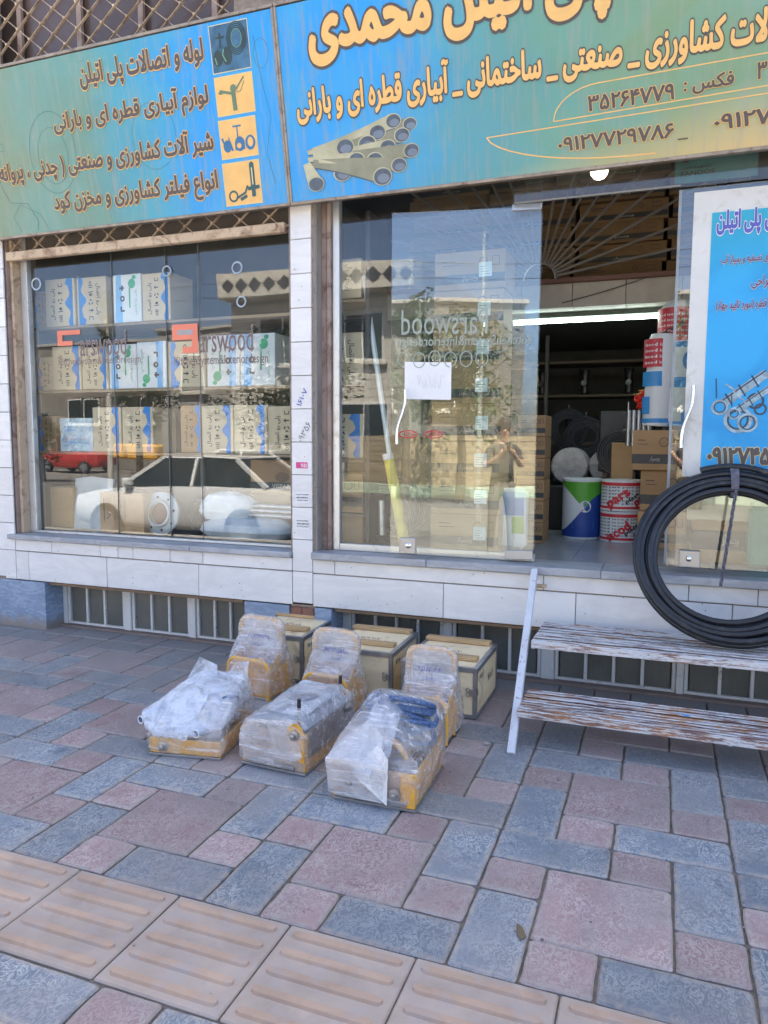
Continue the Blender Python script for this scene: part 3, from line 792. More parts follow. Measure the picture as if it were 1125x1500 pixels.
# door leaves
def leafbox(name, mat, parent, Mx, *a, **k):
    b = a[6] if len(a) > 6 else .002
    mb = MB(); mb.box(*a[:6], b=b, Mx=Mx); return mb.build(name, mat, parent, **k)
hinge = Vector((-.712, .10, 0)); dl = Vector((-1.578, -.07, 0))-hinge; LW = dl.length
ux = (-dl).normalized()                               # local +x points to the hinge
LM = Matrix((ux, Vector((0, 0, 1)).cross(ux), Vector((0, 0, 1)))).transposed().to_4x4(); LM.translation = Vector((-1.578, -.07, 0))
door = thing('glass_door', 'open frameless glass door leaf folded back in front of the window, with a taped white sheet', 'door')
leafbox('door_pane', DGLASS, door, LM, 0, LW, -.006, .006, .79, 2.855, 0)
leafbox('patch_fitting', STEEL, door, LM, LW-.17, LW, -.016, .016, .77, .825, .003)
leafbox('patch_fitting', STEEL, door, LM, LW-.17, LW, -.014, .014, 2.835, 2.872, .003)
leafbox('lock_case', STEEL, door, LM, .06, .165, -.02, .018, .785, .885, .004)
mb = MB(); mb.lathe([(.018, 0), (.018, .008), (.010, .012)], 16, LM @ Matrix.Translation((.118, -.02, .838)) @ Matrix.Rotation(pi/2, 4, 'X')); mb.build('lock_cylinder', CHROME, door, smooth=True)
mb = MB()
for q in (.075, .15):
    for zz in (.80, .87): mb.lathe([(.005, 0), (.003, .003)], 8, LM @ Matrix.Translation((q, -.02, zz)) @ Matrix.Rotation(pi/2, 4, 'X'))
mb.build('screw', CHROME, door)
def handle(Mx, x_, z0, z1, parent, flip=1):
    pts = []
    for i in range(17):
        t = i/16; pts.append(Mx @ Vector((x_+flip*(.012*sin((t-.5)*2*pi*.95)+.022*(t-.5)*2), -.055, z0+(z1-z0)*t)))
    mb = MB(); mb.tube(pts, .0095, 10)
    for t in (3, 13):
        p = pts[t]; q = p+Mx.to_3x3() @ Vector((0, .05, 0)); mb.tube([p, q], .006, 8)
    return mb.build('door_handle', CHROME, parent, smooth=True)
handle(LM, .07, 1.47, 1.80, door)
LP = Plane(LM @ Vector((0, 0, 0)), ux, (0, 0, 1))        # leaf front plane (normal towards the street)
pap = thing('paper_notice', 'blank white paper sheet taped to the open glass door', 'paper')
mb = MB(); nx = 10
for i in range(nx+1):
    for j in range(3):
        t = i/nx; mb.v.append(tuple(LP.P(.085+.285*t, 1.745+.225*j/2-.006*t, .012+.004*sin(t*5+j))))
for i in range(nx):
    for j in range(2): mb.f.append([i*3+j, (i+1)*3+j, (i+1)*3+j+1, i*3+j+1]); mb.mi.append(0)
mb.build('sheet', PAPER, pap, smooth=True)
mb = MB(); scribble(mb, LP, .16, 1.80, .16, .10, random.Random(4), .0018, .02, 3); mb.build('faint_writing', M('faint_pencil', (.55, .54, .52), .7), pap)
# mirrored ghost lettering on the leaf (the leaf is turned round, so it reads backwards)
GHOST = M('etched_lettering', (.33, .37, .31), .6, var=.1, bump=0)
RP = Plane(LM @ Vector((LW, 0, 0)), -ux, (0, 0, 1)); 
letter('etched_lettering', 'KitchenSystem&Interiordesign', RP, .045, 2.045, .80, .078, -.014, GHOST, door, bold=.004, ar=False)
letter('etched_lettering', 'Parswood', RP, .30, 2.13, .52, .15, -.014, GHOST, door, bold=0, ar=False)
mb = MB(); rg = random.Random(9)
for i in range(6): RP.ring(mb, .33+.095*i, 1.985+rg.uniform(-.006, .006), .036, .006, -.013, 18, .045)
mb.build('glue_ring', GHOST, door)
for k_ in range(2): letter('sticker_lettering', 'ESI', RP, .79-.16*k_-.05, 1.52, .06, .022, -.012, REDINK, door, ar=False)
mb = MB(); RP.ring(mb, .775, 1.53, .055, .006, -.012, 24, .022); RP.ring(mb, .615, 1.53, .055, .006, -.012, 24, .022); mb.build('oval_sticker', REDINK, door)
# right leaf, closed
door2 = thing('glass_door', 'closed glass door leaf at the right carrying the blue poster', 'door')
bx('door_pane', DGLASS, door2, .035, 1.25, .055, .067, .79, 2.855, 0)
bx('edge_strip', M('cloudy_edge_strip', (.26, .28, .28), .4, world=True, vs=9, var=.2), door2, .035, .050, .05, .0545, .8, 2.85, 0)
bx('lock_case', STEEL, door2, .115, .225, .035, .075, .79, .885, .004)
mb = MB(); mb.lathe([(.016, 0), (.016, .008), (.009, .012)], 16, Matrix.Translation((.165, .035, .84)) @ Matrix.Rotation(pi/2, 4, 'X')); mb.build('lock_cylinder', CHROME, door2, smooth=True)
handle(Matrix.Translation((0, .061, 0)), .125, 1.46, 1.80, door2, 1)
# ------------------------------------------------------------------ poster on the right leaf
po = thing('poster', 'blue printed poster with white margin on the right glass door', 'poster')
QP = Plane((0.11, .050, 1.30), (1, 0, 0), (0, 0, 1))
bx('backing_sheet', M('poster_margin', (.66, .65, .60), .6, vs=6, var=.05, dirt=((.5, .46, .38), .2, 8), world=True), po, .112, 1.24, .0505, .0535, 1.30, 2.83, 0)
bx('printed_area', POSTER, po, .205, 1.14, .0480, .0500, 1.34, 2.715, 0, center=True)
letter('lettering', 'محمدی پلی اتیلن', QP, .116, 1.28, .42, .15, .0062, M('poster_violet', (.10, .11, .42), .5), po, bold=.045, outline=.085, omat=PAPER)
letter('lettering', 'سیستمهای تصفیه و پمپاز آب', QP, .15, 1.13, .33, .065, .0062, M('poster_purple', (.14, .06, .14), .5), po, bold=.03, outline=.06, omat=PAPER)
letter('lettering', 'طراحی', QP, .30, 1.00, .11, .075, .0062, MATS['poster_purple'], po, bold=.03, outline=.06, omat=PAPER)
letter('lettering', 'آبیار قطره (مورد تایید جهاد)', QP, .133, .89, .30, .072, .0062, MATS['poster_purple'], po, bold=.03, outline=.06, omat=PAPER)
letter('phone_number', '۰۹۱۲۷۴۵', QP, .122, .065, .32, .105, .0062, GREYINK, po, bold=.05, outline=.085, omat=CREAM)
mb = MB(); mc = MB()
def fitting(pl, a, b, s, o):      # a printed drawing of brass fittings
    pl.stroke(mc, [(a, b), (a+.34*s, b+.26*s)], .075*s, o); pl.stroke(mb, [(a, b+.03*s), (a+.33*s, b+.28*s)], .012*s, o+.0004)
    for q in (.05, .15, .25): pl.stroke(mb, [(a+q*s-.03*s, b+q*.76*s+.05*s), (a+q*s+.03*s, b+q*.76*s-.05*s)], .014*s, o+.0004)
    pl.ring(mc, a-.02*s, b-.03*s, .06*s, .02*s, o+.0002); pl.ring(mb, a-.02*s, b-.03*s, .045*s, .01*s, o+.0006)
    pl.ring(mc, a+.13*s, b-.14*s, .10*s, .03*s, o+.0002); pl.ring(mb, a+.13*s, b-.14*s, .08*s, .016*s, o+.0006)
    pl.ring(mb, a+.26*s, b+.02*s, .06*s, .02*s, o+.0004); pl.stroke(mc, [(a+.02*s, b+.17*s), (a+.09*s, b+.12*s), (a+.10*s, b+.02*s)], .016*s, o+.0005)
    pl.stroke(mb, [(a-.06*s, b+.22*s), (a-.05*s, b+.05*s)], .01*s, o)
fitting(QP, .19, .40, .62, .0042); fitting(QP, .26, .36, .45, .0052)
mb.build('printed_drawing', M('print_dark_brass', (.03, .06, .10), .5), po); mc.build('printed_drawing', M('print_cream', (.30, .40, .44), .5, vs=30, var=.4), po)
letter('heading_board_lettering', 'FANOOS', Plane((-.01, .02, 2.93), (1, 0, 0), (0, 0, 1)), .02, .0, .17, .025, .002, INK, door2, ar=False) if 0 else None
# small printed board behind the transom
fb = thing('lantern_board', 'teal printed board behind the glass above the right door leaf', 'board')
bx('board', M('teal_board', (.055, .22, .26), .5, vs=3, var=.25, world=True), fb, .01, .42, .10, .11, 2.90, 3.12, .001)
FP = Plane((.01, .098, 2.90), (1, 0, 0), (0, 0, 1))
letter('lettering', 'FANOOS', FP, .03, .035, .17, .026, .001, INK, fb, ar=False, bold=.02)
mb = MB(); scribble(mb, FP, .03, .070, .15, .012, random.Random(2), .003, .001, 12); mb.build('fine_print', INK, fb)
mb = MB(); FP.disc(mb, .055, .125, .018, .001); mb.build('emblem', INK, fb)

# left window etched lettering
WP = Plane((0, .1385, 0), (1, 0, 0), (0, 0, 1))
BROWNL = M('brown_window_lettering', (.19, .13, .115), .5, var=.15, bump=0); CORAL = M('coral_vinyl', (.78, .22, .13), .5, var=.06, bump=0)
PALEL = M('pale_window_lettering', (.50, .47, .44), .5, bump=0)
gp0 = thing('window_lettering', 'coral and brown sign lettering on the left part of the shop window', 'lettering')
gp1 = thing('window_lettering', 'coral and brown sign lettering on the right of the window, with the larger mark', 'lettering')
def smark(a, b, w_, h_, par):
    mb = MB(); t = h_*.30
    WP.poly(mb, [(a, b), (a, b+h_), (a+w_, b+h_), (a+w_, b+h_-t), (a+w_*.22, b+h_-t), (a+w_*.22, b+h_*.30), (a+w_*.66, b+h_*.30), (a+w_*.66, b)], .001)
    mb.build('coral_mark', CORAL, par)
smark(-4.391, 2.20, .222, .115, gp0)
mb = MB(); t = .05
WP.poly(mb, [(-3.336, 2.20), (-3.336, 2.31), (-3.12, 2.31), (-3.115, 2.105), (-3.25, 2.105), (-3.25, 2.15), (-3.17, 2.15), (-3.17, 2.20)], .001)
mb.build('coral_mark', CORAL, gp1); mb = MB(); WP.poly(mb, [(-3.29, 2.235), (-3.29, 2.27), (-3.16, 2.27), (-3.16, 2.235)], .002); mb.build('mark_window', M('mark_inner', (.35, .33, .32), .5), gp1)
letter('lettering', 'arswood', WP, -4.175, 2.11, .43, .18, .001, BROWNL, gp0, bold=-.006, outline=.012, omat=PALEL, ar=False)
letter('lettering', 'KitchenSystem&Interiordesign', WP, -4.388, 2.035, .77, .075, .001, BROWNL, gp0, bold=.0, ar=False)
letter('lettering', 'arswood', WP, -3.111, 2.10, .44, .18, .001, BROWNL, gp1, bold=-.006, outline=.012, omat=PALEL, ar=False)
letter('lettering', 'KitchenSystem&Interiordesign', WP, -3.319, 2.0, .765, .085, .001, BROWNL, gp1, bold=.006, ar=False)
SUCK = M('clear_cup', (.42, .50, .58), .2, bump=0)
for k_, (a, b, r_) in enumerate(((-2.79, 2.67, .045), (-3.37, 2.69, .04), (-4.58, 2.68, .05), (-2.76, 2.44, .04))):
    mb = MB(); mb.lathe([(r_, 0), (r_*.9, .006), (r_*.75, .004), (r_*.7, .001)], 20, Matrix.Translation((a, .139, b)) @ Matrix.Rotation(pi/2, 4, 'X'), cap=False)
    mb.build('glass_ring', SUCK, label=['pale suction ring on the window beside the reflected diamond frieze', 'pale suction ring on the window near the pane joint', 'pale suction ring at the left end of the window', 'lower pale suction ring on the right pane of the window'][k_], category='suction ring', group='rings stuck on the window glass')

# ------------------------------------------------------------------ pillar stickers and handwriting
PP = Plane((-2.302, -.0140, 0), (1, 0, 0), (0, 0, 1))
st = thing('sticker', 'magenta advertising sticker on the marble pillar', 'sticker')
mb = MB(); PP.poly(mb, [(.035, 1.305), (.12, 1.305), (.12, 1.345), (.035, 1.345)], .0012); mb.build('sticker_base', PINKST, st)
letter('lettering', '۷۵۱', PP, .07, 1.31, .045, .028, .0022, PAPER, st, bold=.03)
for k_, zz in enumerate((1.06, .93)):
    zz = (1.075, .90)[k_]
    st = thing('sticker', ['small white phone sticker on the pillar, the upper of two', 'small white phone sticker on the pillar, the lower of two'][k_], 'sticker')
    mb = MB(); PP.poly(mb, [(.03, zz), (.13, zz), (.13, zz+.07), (.03, zz+.07)], .0012); mb.build('sticker_base', PAPER, st)
    rg_ = random.Random(20+k_); mb = MB()
    for q in (.012, .030, .050): scribble(mb, PP, .038, zz+q, .084, .011, rg_, .0028 if q == .03 else .0018, .0022, 9)
    mb.build('fine_print', INK, st)
hw = thing('pen_writing', 'blue and grey handwriting on two pillar tiles', 'handwriting')
P45 = Plane((-2.275, -.0150, 1.73), (.45, 0, .9), (-.9, 0, .45))
letter('handwriting', '۱۶۱۰۷', P45, .0, -.05, .12, .035, .001, PENINK, hw)
P46 = Plane((-2.27, -.0150, 1.50), (.5, 0, .86), (-.86, 0, .5))
letter('handwriting', '۰۹۳۵۶', P46, .0, -.055, .14, .04, .001, M('grey_pen', (.18, .18, .20), .6), hw)
nl = MB(); nl.tube([(-2.27, -.012, 2.59), (-2.262, -.035, 2.585)], .003, 6); nl.build('nail', RUSTY, label='small rusty nail in an upper pillar tile', category='nail')

# ------------------------------------------------------------------ sign boards
def sgn(x0):
    u = Vector((1, 0, 0)); v = Vector((0, -.192, 1)).normalized(); return Plane((x0, -.10, 2.98), u, v)
SP = sgn(0)
def signboard(nm, label, x0, x1, mt, H):
    t = thing(nm, label, 'sign', (0, 0, 0))
    mb = MB(); p = [SP.P(x0, 0, 0), SP.P(x1, 0, 0), SP.P(x1, H, 0), SP.P(x0, H, 0)]; mb.prism(p, -SP.n*.012)
    mb.build('sign_face', mt, t)
    for nm2, a, b in (('edge_trim', (x0-.01, -.018), (x1+.01, -.018)), ('edge_trim', (x0-.01, H+.008), (x1+.01, H+.008))):
        mb = MB(); mb.bar(SP.P(a[0], a[1]+.008, -.03), SP.P(b[0], b[1]+.008, -.03), .075, .018, SP.v, .002); mb.build(nm2, SIGNEDGE, t)
    for xx in (x0-.004, x1+.004):
        mb = MB(); mb.bar(SP.P(xx, -.005, -.03), SP.P(xx, H+.005, -.03), .075, .016, SP.u, .002); mb.build('side_trim', SIGNEDGE, t)
    for xx in (x0+.4, (x0+x1)/2, x1-.4):
        mb = MB(); mb.bar(SP.P(xx, H*.9, -.05), Vector((xx, .1, 2.98+H*.7)), .03, .03); mb.build('bracket', SIGNEDGE, t)
    return t
HL = 1.068
sL = signboard('shop_sign', 'left blue and green shop sign with four lines of Persian lettering and four pictures', -5.0, -2.262, SIGN_L, HL)
sR = signboard('shop_sign', 'right blue and green main sign with large orange Persian title and a bundle of pipes', -2.236, 2.3, SIGN_R, HL)
# seams in the trims
def line(txt, x0, y0, w_, h_, par, fg, bg, bold=.035, ol=.075, nm='lettering'):
    letter(nm, txt, SP, x0, y0, w_, h_, .0050, fg, par, bold=bold, outline=ol, omat=bg)
line('لوله و اتصالات پلی اتیلن', -3.725, .82, .975, .185, sL, GREYINK, ORANGE)
line('لوازم آبیاری قطره ای و بارانی', -4.005, .575, 1.255, .185, sL, GREYINK, ORANGE)
line('شیر آلات کشاورزی و صنعتی ( چدنی ، پروانه', -4.565, .315, 1.815, .19, sL, GREYINK, ORANGE)
line('انواع فیلتر کشاورزی و مخزن کود', -4.115, .07, 1.365, .185, sL, GREYINK, ORANGE)
line('ت پلی اتیلن محمدی', -2.05, .675, 2.05, .42, sR, ORANGE, GREYINK, .05, .095)
line('اتصالات کشاورزی _ صنعتی _ ساختمانی _ آبیاری قطره ای و بارانی', -2.155, .415, 2.75, .235, sR, ORANGE, GREYINK, .04, .085)
line('فکس :', .03, .275, .24, .09, sR, GREYINK, ORANGE, .03, .065)
line('۳۵۲۶۴۷۷۹', -.445, .265, .44, .085, sR, GREYINK, ORANGE, .03, .065, 'phone_number')
line('۳', .365, .30, .05, .085, sR, GREYINK, ORANGE, .03, .065, 'phone_number')
line('۰۹۱۲۷۷۲۹۷۸۶', -.60, .085, .60, .08, sR, GREYINK, ORANGE, .03, .065, 'phone_number')
line('_', .015, .075, .05, .006, sR, GREYINK, ORANGE, .0, .0)
line('۰۹۱۲۷۴۵', .18, .095, .40, .08, sR, GREYINK, ORANGE, .03, .065, 'phone_number')
mb = MB()
arc = [(-.62+.20*(1-cos(t*pi/16))*1.2, .246+.155*sin(t*pi/16)) for t in range(9)]
SP.stroke(mb, arc+[(.6, .42)], .006, .0012); SP.stroke(mb, [(-.62, .246), (.6, .276)], .006, .0012)
SP.stroke(mb, [(-.99, .212), (.6, .24)], .006, .0012)
arc2 = [(-.99+.9*(t/10)**1.6, .212-.185*sin(t/10*pi/2)) for t in range(11)]; SP.stroke(mb, arc2, .007, .0012)
mb.build('outline_frame', ORANGE, sR)
# bundle of pipes print
pb, pd, pe = MB(), MB(), MB()
PIPES = [(-1.439, .343, .044, .035), (-1.539, .371, .049, .04), (-1.49, .29, .049, .04), (-1.641, .323, .054, .043), (-1.709, .271, .059, .046), (-1.581, .236, .053, .043), (-1.436, .201, .049, .04), (-1.852, .269, .06, .048),
         (-1.666, .176, .055, .044), (-1.784, .189, .056, .045), (-1.516, .132, .05, .041), (-1.878, .129, .061, .048), (-1.623, .081, .062, .051)]
pf = MB()
for i, (a, b, r_, ry_) in enumerate(PIPES):
    o = .0012+i*.0004; ta, tb = -2.10+.035*(i % 3), .235+(b-.22)*.28; N_ = 8; up_, lo_ = [], []
    for q in range(N_+1):
        u_ = q/N_; cx_ = ta+(a-ta)*u_; cy_ = tb+(b-tb)*(u_*u_*.35+u_*.65); rr_ = .013+(ry_-.013)*u_**1.2
        up_.append((cx_-.35*rr_, cy_+rr_)); lo_.append((cx_+.25*rr_, cy_-rr_))
    SP.poly(pe if i % 2 else pf, up_+lo_[::-1], o)
    SP.stroke(pd, lo_, .006, o+.00005)
    SP.disc(pe, a, b, r_, o+.0001, 24, ry_); SP.disc(pd, a+.001, b-.001, r_*.88, o+.0002, 24, ry_*.88)
    SP.disc(pb, a+.006, b-.010, r_*.62, o+.0003, 16, ry_*.5)
pf.build('printed_pipes', M('sign_cream_shade', (.24, .24, .16), .5, var=.2, vs=9, bump=0), sR)
o = .0075
pe.poly([SP.P(-2.135, .20, o), SP.P(-2.09, .215, o), SP.P(-2.005, .095, o), SP.P(-2.112, .085, o)]); SP.disc(pe, -2.058, .086, .056, o+.0001, 22, .044); SP.disc(pd, -2.058, .084, .049, o+.0003, 22, .038)
pe.build('printed_pipes', M('print_olive_grey', (.44, .42, .27), .5, var=.25, vs=7, bump=0), sR); pd.build('printed_pipe_bores', SLATE, sR); pb.build('printed_bore_shine', M('bore_shine', (.16, .20, .25), .5), sR)
# four picture panels
def pic(x0, x1, y0, y1, mt, lab):
    mb = MB(); SP.poly(mb, [(x0, y0), (x1, y0), (x1, y1), (x0, y1)], .0012); o_ = mb.build('picture_panel', mt, sL, label=lab)
    b = MB(); SP.stroke(b, [(x0, y0), (x1, y0), (x1, y1), (x0, y1)], .006, .0018, True); c_ = b.build('panel_border', CREAM); c_.parent = o_; c_.location -= o_.location
    return o_
def sub(mb, nm, mt, par):
    o_ = mb.build(nm, mt); o_.parent = par; o_.location -= par.location
DKB = M('picture_dark_blue', (.04, .13, .22), .5, vs=12, var=.4)
p1 = pic(-2.70, -2.432, .785, 1.045, DKB, 'dark picture of a pipe coil and tanks'); mb = MB()
for r_ in (.055, .066, .077, .088): SP.ring(mb, -2.515, .955, r_*.75, .006, .0022+r_*.002, 26, r_)
SP.disc(mb, -2.59, .87, .035, .0024, 18, .05); SP.disc(mb, -2.655, .865, .035, .0028, 18, .045); SP.stroke(mb, [(-2.63, .92), (-2.63, 1.0)], .012, .003); SP.stroke(mb, [(-2.66, .975), (-2.60, .975)], .01, .0034)
sub(mb, 'printed_drawing', M('picture_black_green', (.02, .045, .045), .5), p1)
mb = MB(); SP.stroke(mb, [(-2.60, .84), (-2.62, .88), (-2.61, .91)], .008, .0036); SP.stroke(mb, [(-2.665, .83), (-2.675, .87)], .008, .0036); SP.ring(mb, -2.515, .955, .036, .004, .003, 26, .05); sub(mb, 'printed_drawing', M('picture_green', (.15, .32, .22), .5), p1)
p2 = pic(-2.70, -2.432, .545, .762, ORANGE, 'orange picture of a sprinkler head'); mb = MB()
SP.stroke(mb, [(-2.57, .565), (-2.575, .68)], .03, .0022); SP.disc(mb, -2.572, .69, .022, .0026); SP.stroke(mb, [(-2.575, .66), (-2.67, .685)], .016, .003); SP.disc(mb, -2.66, .675, .02, .0034, 12, .01); SP.stroke(mb, [(-2.565, .67), (-2.49, .745)], .010, .0034); SP.stroke(mb, [(-2.55, .665), (-2.52, .67), (-2.49, .72)], .005, .0038)
sub(mb, 'printed_drawing', M('picture_olive', (.12, .19, .11), .5), p2)
p3 = pic(-2.705, -2.44, .298, .52, ORANGE, 'orange picture of blue valves'); mb = MB()
for a, b, s_ in ((-2.655, .37, .03), (-2.565, .375, .036), (-2.49, .375, .036)):
    SP.disc(mb, a, b, s_, .0022, 16, s_*1.2); 
SP.stroke(mb, [(-2.69, .42), (-2.66, .34), (-2.64, .42), (-2.62, .34)], .014, .0026); SP.stroke(mb, [(-2.575, .40), (-2.575, .475)], .008, .003); SP.stroke(mb, [(-2.605, .478), (-2.545, .478)], .010, .0034); SP.stroke(mb, [(-2.60, .36), (-2.53, .36)], .04, .003)
sub(mb, 'printed_drawing', M('picture_valve_blue', (.03, .16, .33), .5), p3)
mb = MB(); SP.disc(mb, -2.488, .378, .02, .0036, 14, .028); SP.disc(mb, -2.57, .365, .016, .0036); sub(mb, 'printed_drawing', ORANGE, p3)
p4 = pic(-2.71, -2.445, .02, .272, ORANGE, 'orange picture of a filter and fittings'); mb = MB()
SP.stroke(mb, [(-2.50, .11), (-2.50, .24)], .034, .0022); SP.disc(mb, -2.50, .245, .017, .0026, 12, .02); SP.stroke(mb, [(-2.54, .11), (-2.455, .115)], .022, .003); SP.stroke(mb, [(-2.50, .11), (-2.50, .06)], .028, .0034)
SP.ring(mb, -2.65, .075, .03, .012, .0022, 14); SP.stroke(mb, [(-2.63, .06), (-2.56, .09), (-2.54, .13)], .014, .0026); SP.stroke(mb, [(-2.60, .05), (-2.55, .07)], .02, .003)
sub(mb, 'printed_drawing', M('picture_dark_teal', (.025, .09, .10), .5), p4)
mb = MB(); SP.stroke(mb, [(-2.50, .13), (-2.50, .23)], .008, .0040); sub(mb, 'printed_drawing', CREAM, p4)
# faint line art on the left sign
mb = MB(); rg = random.Random(5)
SP.ring(mb, -4.05, .50, .20, .004, .0008, 40, .26); SP.ring(mb, -4.05, .48, .13, .003, .0011, 36, .18); SP.ring(mb, -3.2, .50, .17, .003, .0008, 36, .2); SP.ring(mb, -2.36, .85, .05, .003, .0008, 20, .08)
gear = []
for i in range(48):
    a = 2*pi*i/48; r_ = .12+.022*(1 if (i//3) % 2 else -1); gear.append((-4.62+r_*cos(a), .62+r_*1.1*sin(a)))
SP.stroke(mb, gear, .004, .0008, True); SP.ring(mb, -4.62, .62, .045, .004, .0009, 20)
SP.stroke(mb, [(-4.6, .5), (-4.55, .3), (-4.5, .22), (-4.35, .20), (-4.28, .08), (-4.3, .01)], .004, .0014); SP.stroke(mb, [(-4.45, .02), (-4.5, .12), (-4.42, .2), (-4.25, .12), (-4.2, .02)], .003, .0017)
SP.stroke(mb, [(-2.40, .95), (-2.37, .7), (-2.33, .5), (-2.38, .3), (-2.34, .12)], .003, .0014)
mb.build('faint_line_art', M('faint_sign_line', (.07, .17, .17), .5, bump=0), sL)
# small yellow-white rivet-like marks and plastic seams are left to the trim material

# ------------------------------------------------------------------ folding grilles
def grille(nm, label, x0, x1, z0, z1, y, pitch=.218, hh=.175, par=None):
    t = thing(nm, label, 'grille')
    k = hh/pitch; n0 = int((x0-(z1-z0)/k)/pitch)-1; n1 = int((x1+(z1-z0)/k)/pitch)+2
    for sgn_, yy in ((1, y), (-1, y+.006)):
        for i in range(n0, n1):
            c = i*pitch+.035; a = Vector((c, 0, z0)); dz = z1-z0; b = Vector((c+sgn_*dz/k, 0, z1))
            # clip in x
            if sgn_ < 0: a, b = b, a
            # a left, b right
            if b.x <= x0 or a.x >= x1: continue
            def at(xq): return a+(b-a)*((xq-a.x)/(b.x-a.x))
            A = at(x0) if a.x < x0 else a; Bp = at(x1) if b.x > x1 else b
            if (A-Bp).length < .03: continue
            A, Bp = Vector((A.x, yy, A.z)), Vector((Bp.x, yy, Bp.z))
            MB().bar(A, Bp, .004, .018, (0, 1, 0)).build('lattice_strip', RUSTY, t)
    rv = MB(); j = 0
    zz = z0
    nodes = []
    for i in range(n0*2, n1*2+2):
        for jz in range(0, int((z1-z0)/(hh/2))+1):
            if (i+jz) % 2 == 0:
                X_, Z_ = i*pitch/2+.035, z0+jz*hh/2
                if x0 < X_ < x1 and z0 < Z_ < z1: nodes.append((X_, Z_))
    for X_, Z_ in nodes: rv.lathe([(.010, 0), (.010, .012), (.004, .016)], 7, Matrix.Translation((X_, y-.004, Z_)) @ Matrix.Rotation(pi/2, 4, 'X'))
    rv.build('rivets', RUSTY, t, kind='stuff')
    return t
g2 = grille('folding_grille', 'rusty cream folding grille over the upper window behind the top of the left sign', -4.72, -2.30, 3.95, 5.0, .03)
for xx in (-4.74,): bx('grille_post', RUSTY, g2, xx-.03, xx+.02, -.02, .03, 3.9, 5.1, .003)
for xx in (-4.62, -4.06, -3.52, -2.92, -2.36): bx('window_bar', BROWNPOST, g2, xx-.022, xx+.022, .11, .14, 3.9, 5.1, .003)
bx('upper_window_pane', M('upper_dark_glass', (.12, .085, .07), .15, world=True, vs=1.2, var=.3, bump=0), B, -4.84, -2.3, .16, .17, 4.02, 5.7, 0)
g1 = grille('folding_grille', 'raised folding grille showing between the left sign and the rusty shutter bar', -4.73, -2.33, 2.86, 3.32, .03, hh=.175)
bx('bottom_bar', RUSTY, g1, -4.735, -2.35, .0, .05, 2.835, 2.900, .006)
mb = MB(); mb.tube([(-4.72, .0, 2.985), (-2.36, .0, 2.985)], .012, 8) ; 
mb = MB(); mb.lathe([(.02, 0), (.024, .01), (.02, .02)], 12, Matrix.Translation((-2.42, -.0, 2.868)) @ Matrix.Rotation(pi/2, 4, 'X')); mb.build('bar_knob', RUSTY, g1, smooth=True)

# ------------------------------------------------------------------ shop interior
MB().box(-8.8, 8.8, .245, 6.6, .60, .744).build('shop_floor', M('floor_grout', (.13, .13, .13), .8), kind='structure')
sf = bpy.data.objects['shop_floor']
for i in range(-3, 5):
    for j in range(0, 7):
        MB().box(-.905+i*.4+.0015, -.905+(i+1)*.4-.0015, .25+j*.4, .25+(j+1)*.4-.003, .735, .7475+R.uniform(0, .0006), .001).build('floor_tile', FLOORT).parent = sf
for o in sf.children: o.location -= sf.location
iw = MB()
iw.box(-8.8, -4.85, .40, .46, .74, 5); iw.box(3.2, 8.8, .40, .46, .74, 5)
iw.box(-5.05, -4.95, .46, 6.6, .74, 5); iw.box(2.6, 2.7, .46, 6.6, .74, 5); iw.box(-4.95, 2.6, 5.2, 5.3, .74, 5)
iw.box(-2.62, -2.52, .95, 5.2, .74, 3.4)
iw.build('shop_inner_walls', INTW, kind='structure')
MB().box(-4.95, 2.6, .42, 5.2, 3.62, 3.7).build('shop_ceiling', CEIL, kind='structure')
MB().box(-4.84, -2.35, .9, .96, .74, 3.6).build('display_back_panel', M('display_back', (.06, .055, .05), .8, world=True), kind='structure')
beam = thing('ceiling_beam', 'tile clad beam inside the doorway with a fluorescent tube beneath it', 'beam')
for i in range(10):
    bx('beam_tile', CONC, beam, -2.5+i*.37+.002, -2.13+i*.37-.002, 1.21, 1.36, 2.46, 2.64, .003)
bx('beam_core', INTW, beam, -2.52, 2.6, 1.23, 1.5, 2.465, 2.65, 0)
bx('timber_rail', M('dark_red_rail', (.12, .05, .035), .6), beam, -2.52, 2.6, 1.17, 1.21, 2.63, 2.665, .003)
fx = thing('tube_light', 'long fluorescent tube light glowing under the beam in the doorway', 'lamp')
bx('housing', M('lamp_housing', (.10, .13, .11), .5), fx, -1.15, -.04, 1.44, 1.56, 2.425, 2.48, .004)
mb = MB(); mb.tube([(-1.12, 1.46, 2.405), (-.06, 1.46, 2.405)], .015, 12); mb.build('tube', M('tube_glow', (.9, 1, .97), .4, emit=((.82, 1, .92), 5), bump=0), fx, smooth=True)
bl = thing('light_bulb', 'lit round bulb hanging under the edge of the main sign', 'lamp')
mb = MB(); mb.lathe([(.004, .09), (.016, .088), (.018, .06), (.03, .05), (.046, .03), (.05, .0), (.046, -.02), (.03, -.04), (.008, -.05)], 20, Matrix.Translation((-.394, .12, 3.026))); mb.build('bulb', M('bulb_glow', (1, .98, .9), .4, emit=((1, .95, .86), 2.2), bump=0), bl, smooth=True)
mb = MB(); mb.tube([(-.394, .12, 3.11), (-.394, .12, 3.3)], .012, 8); mb.build('lamp_holder', BLACK, bl)
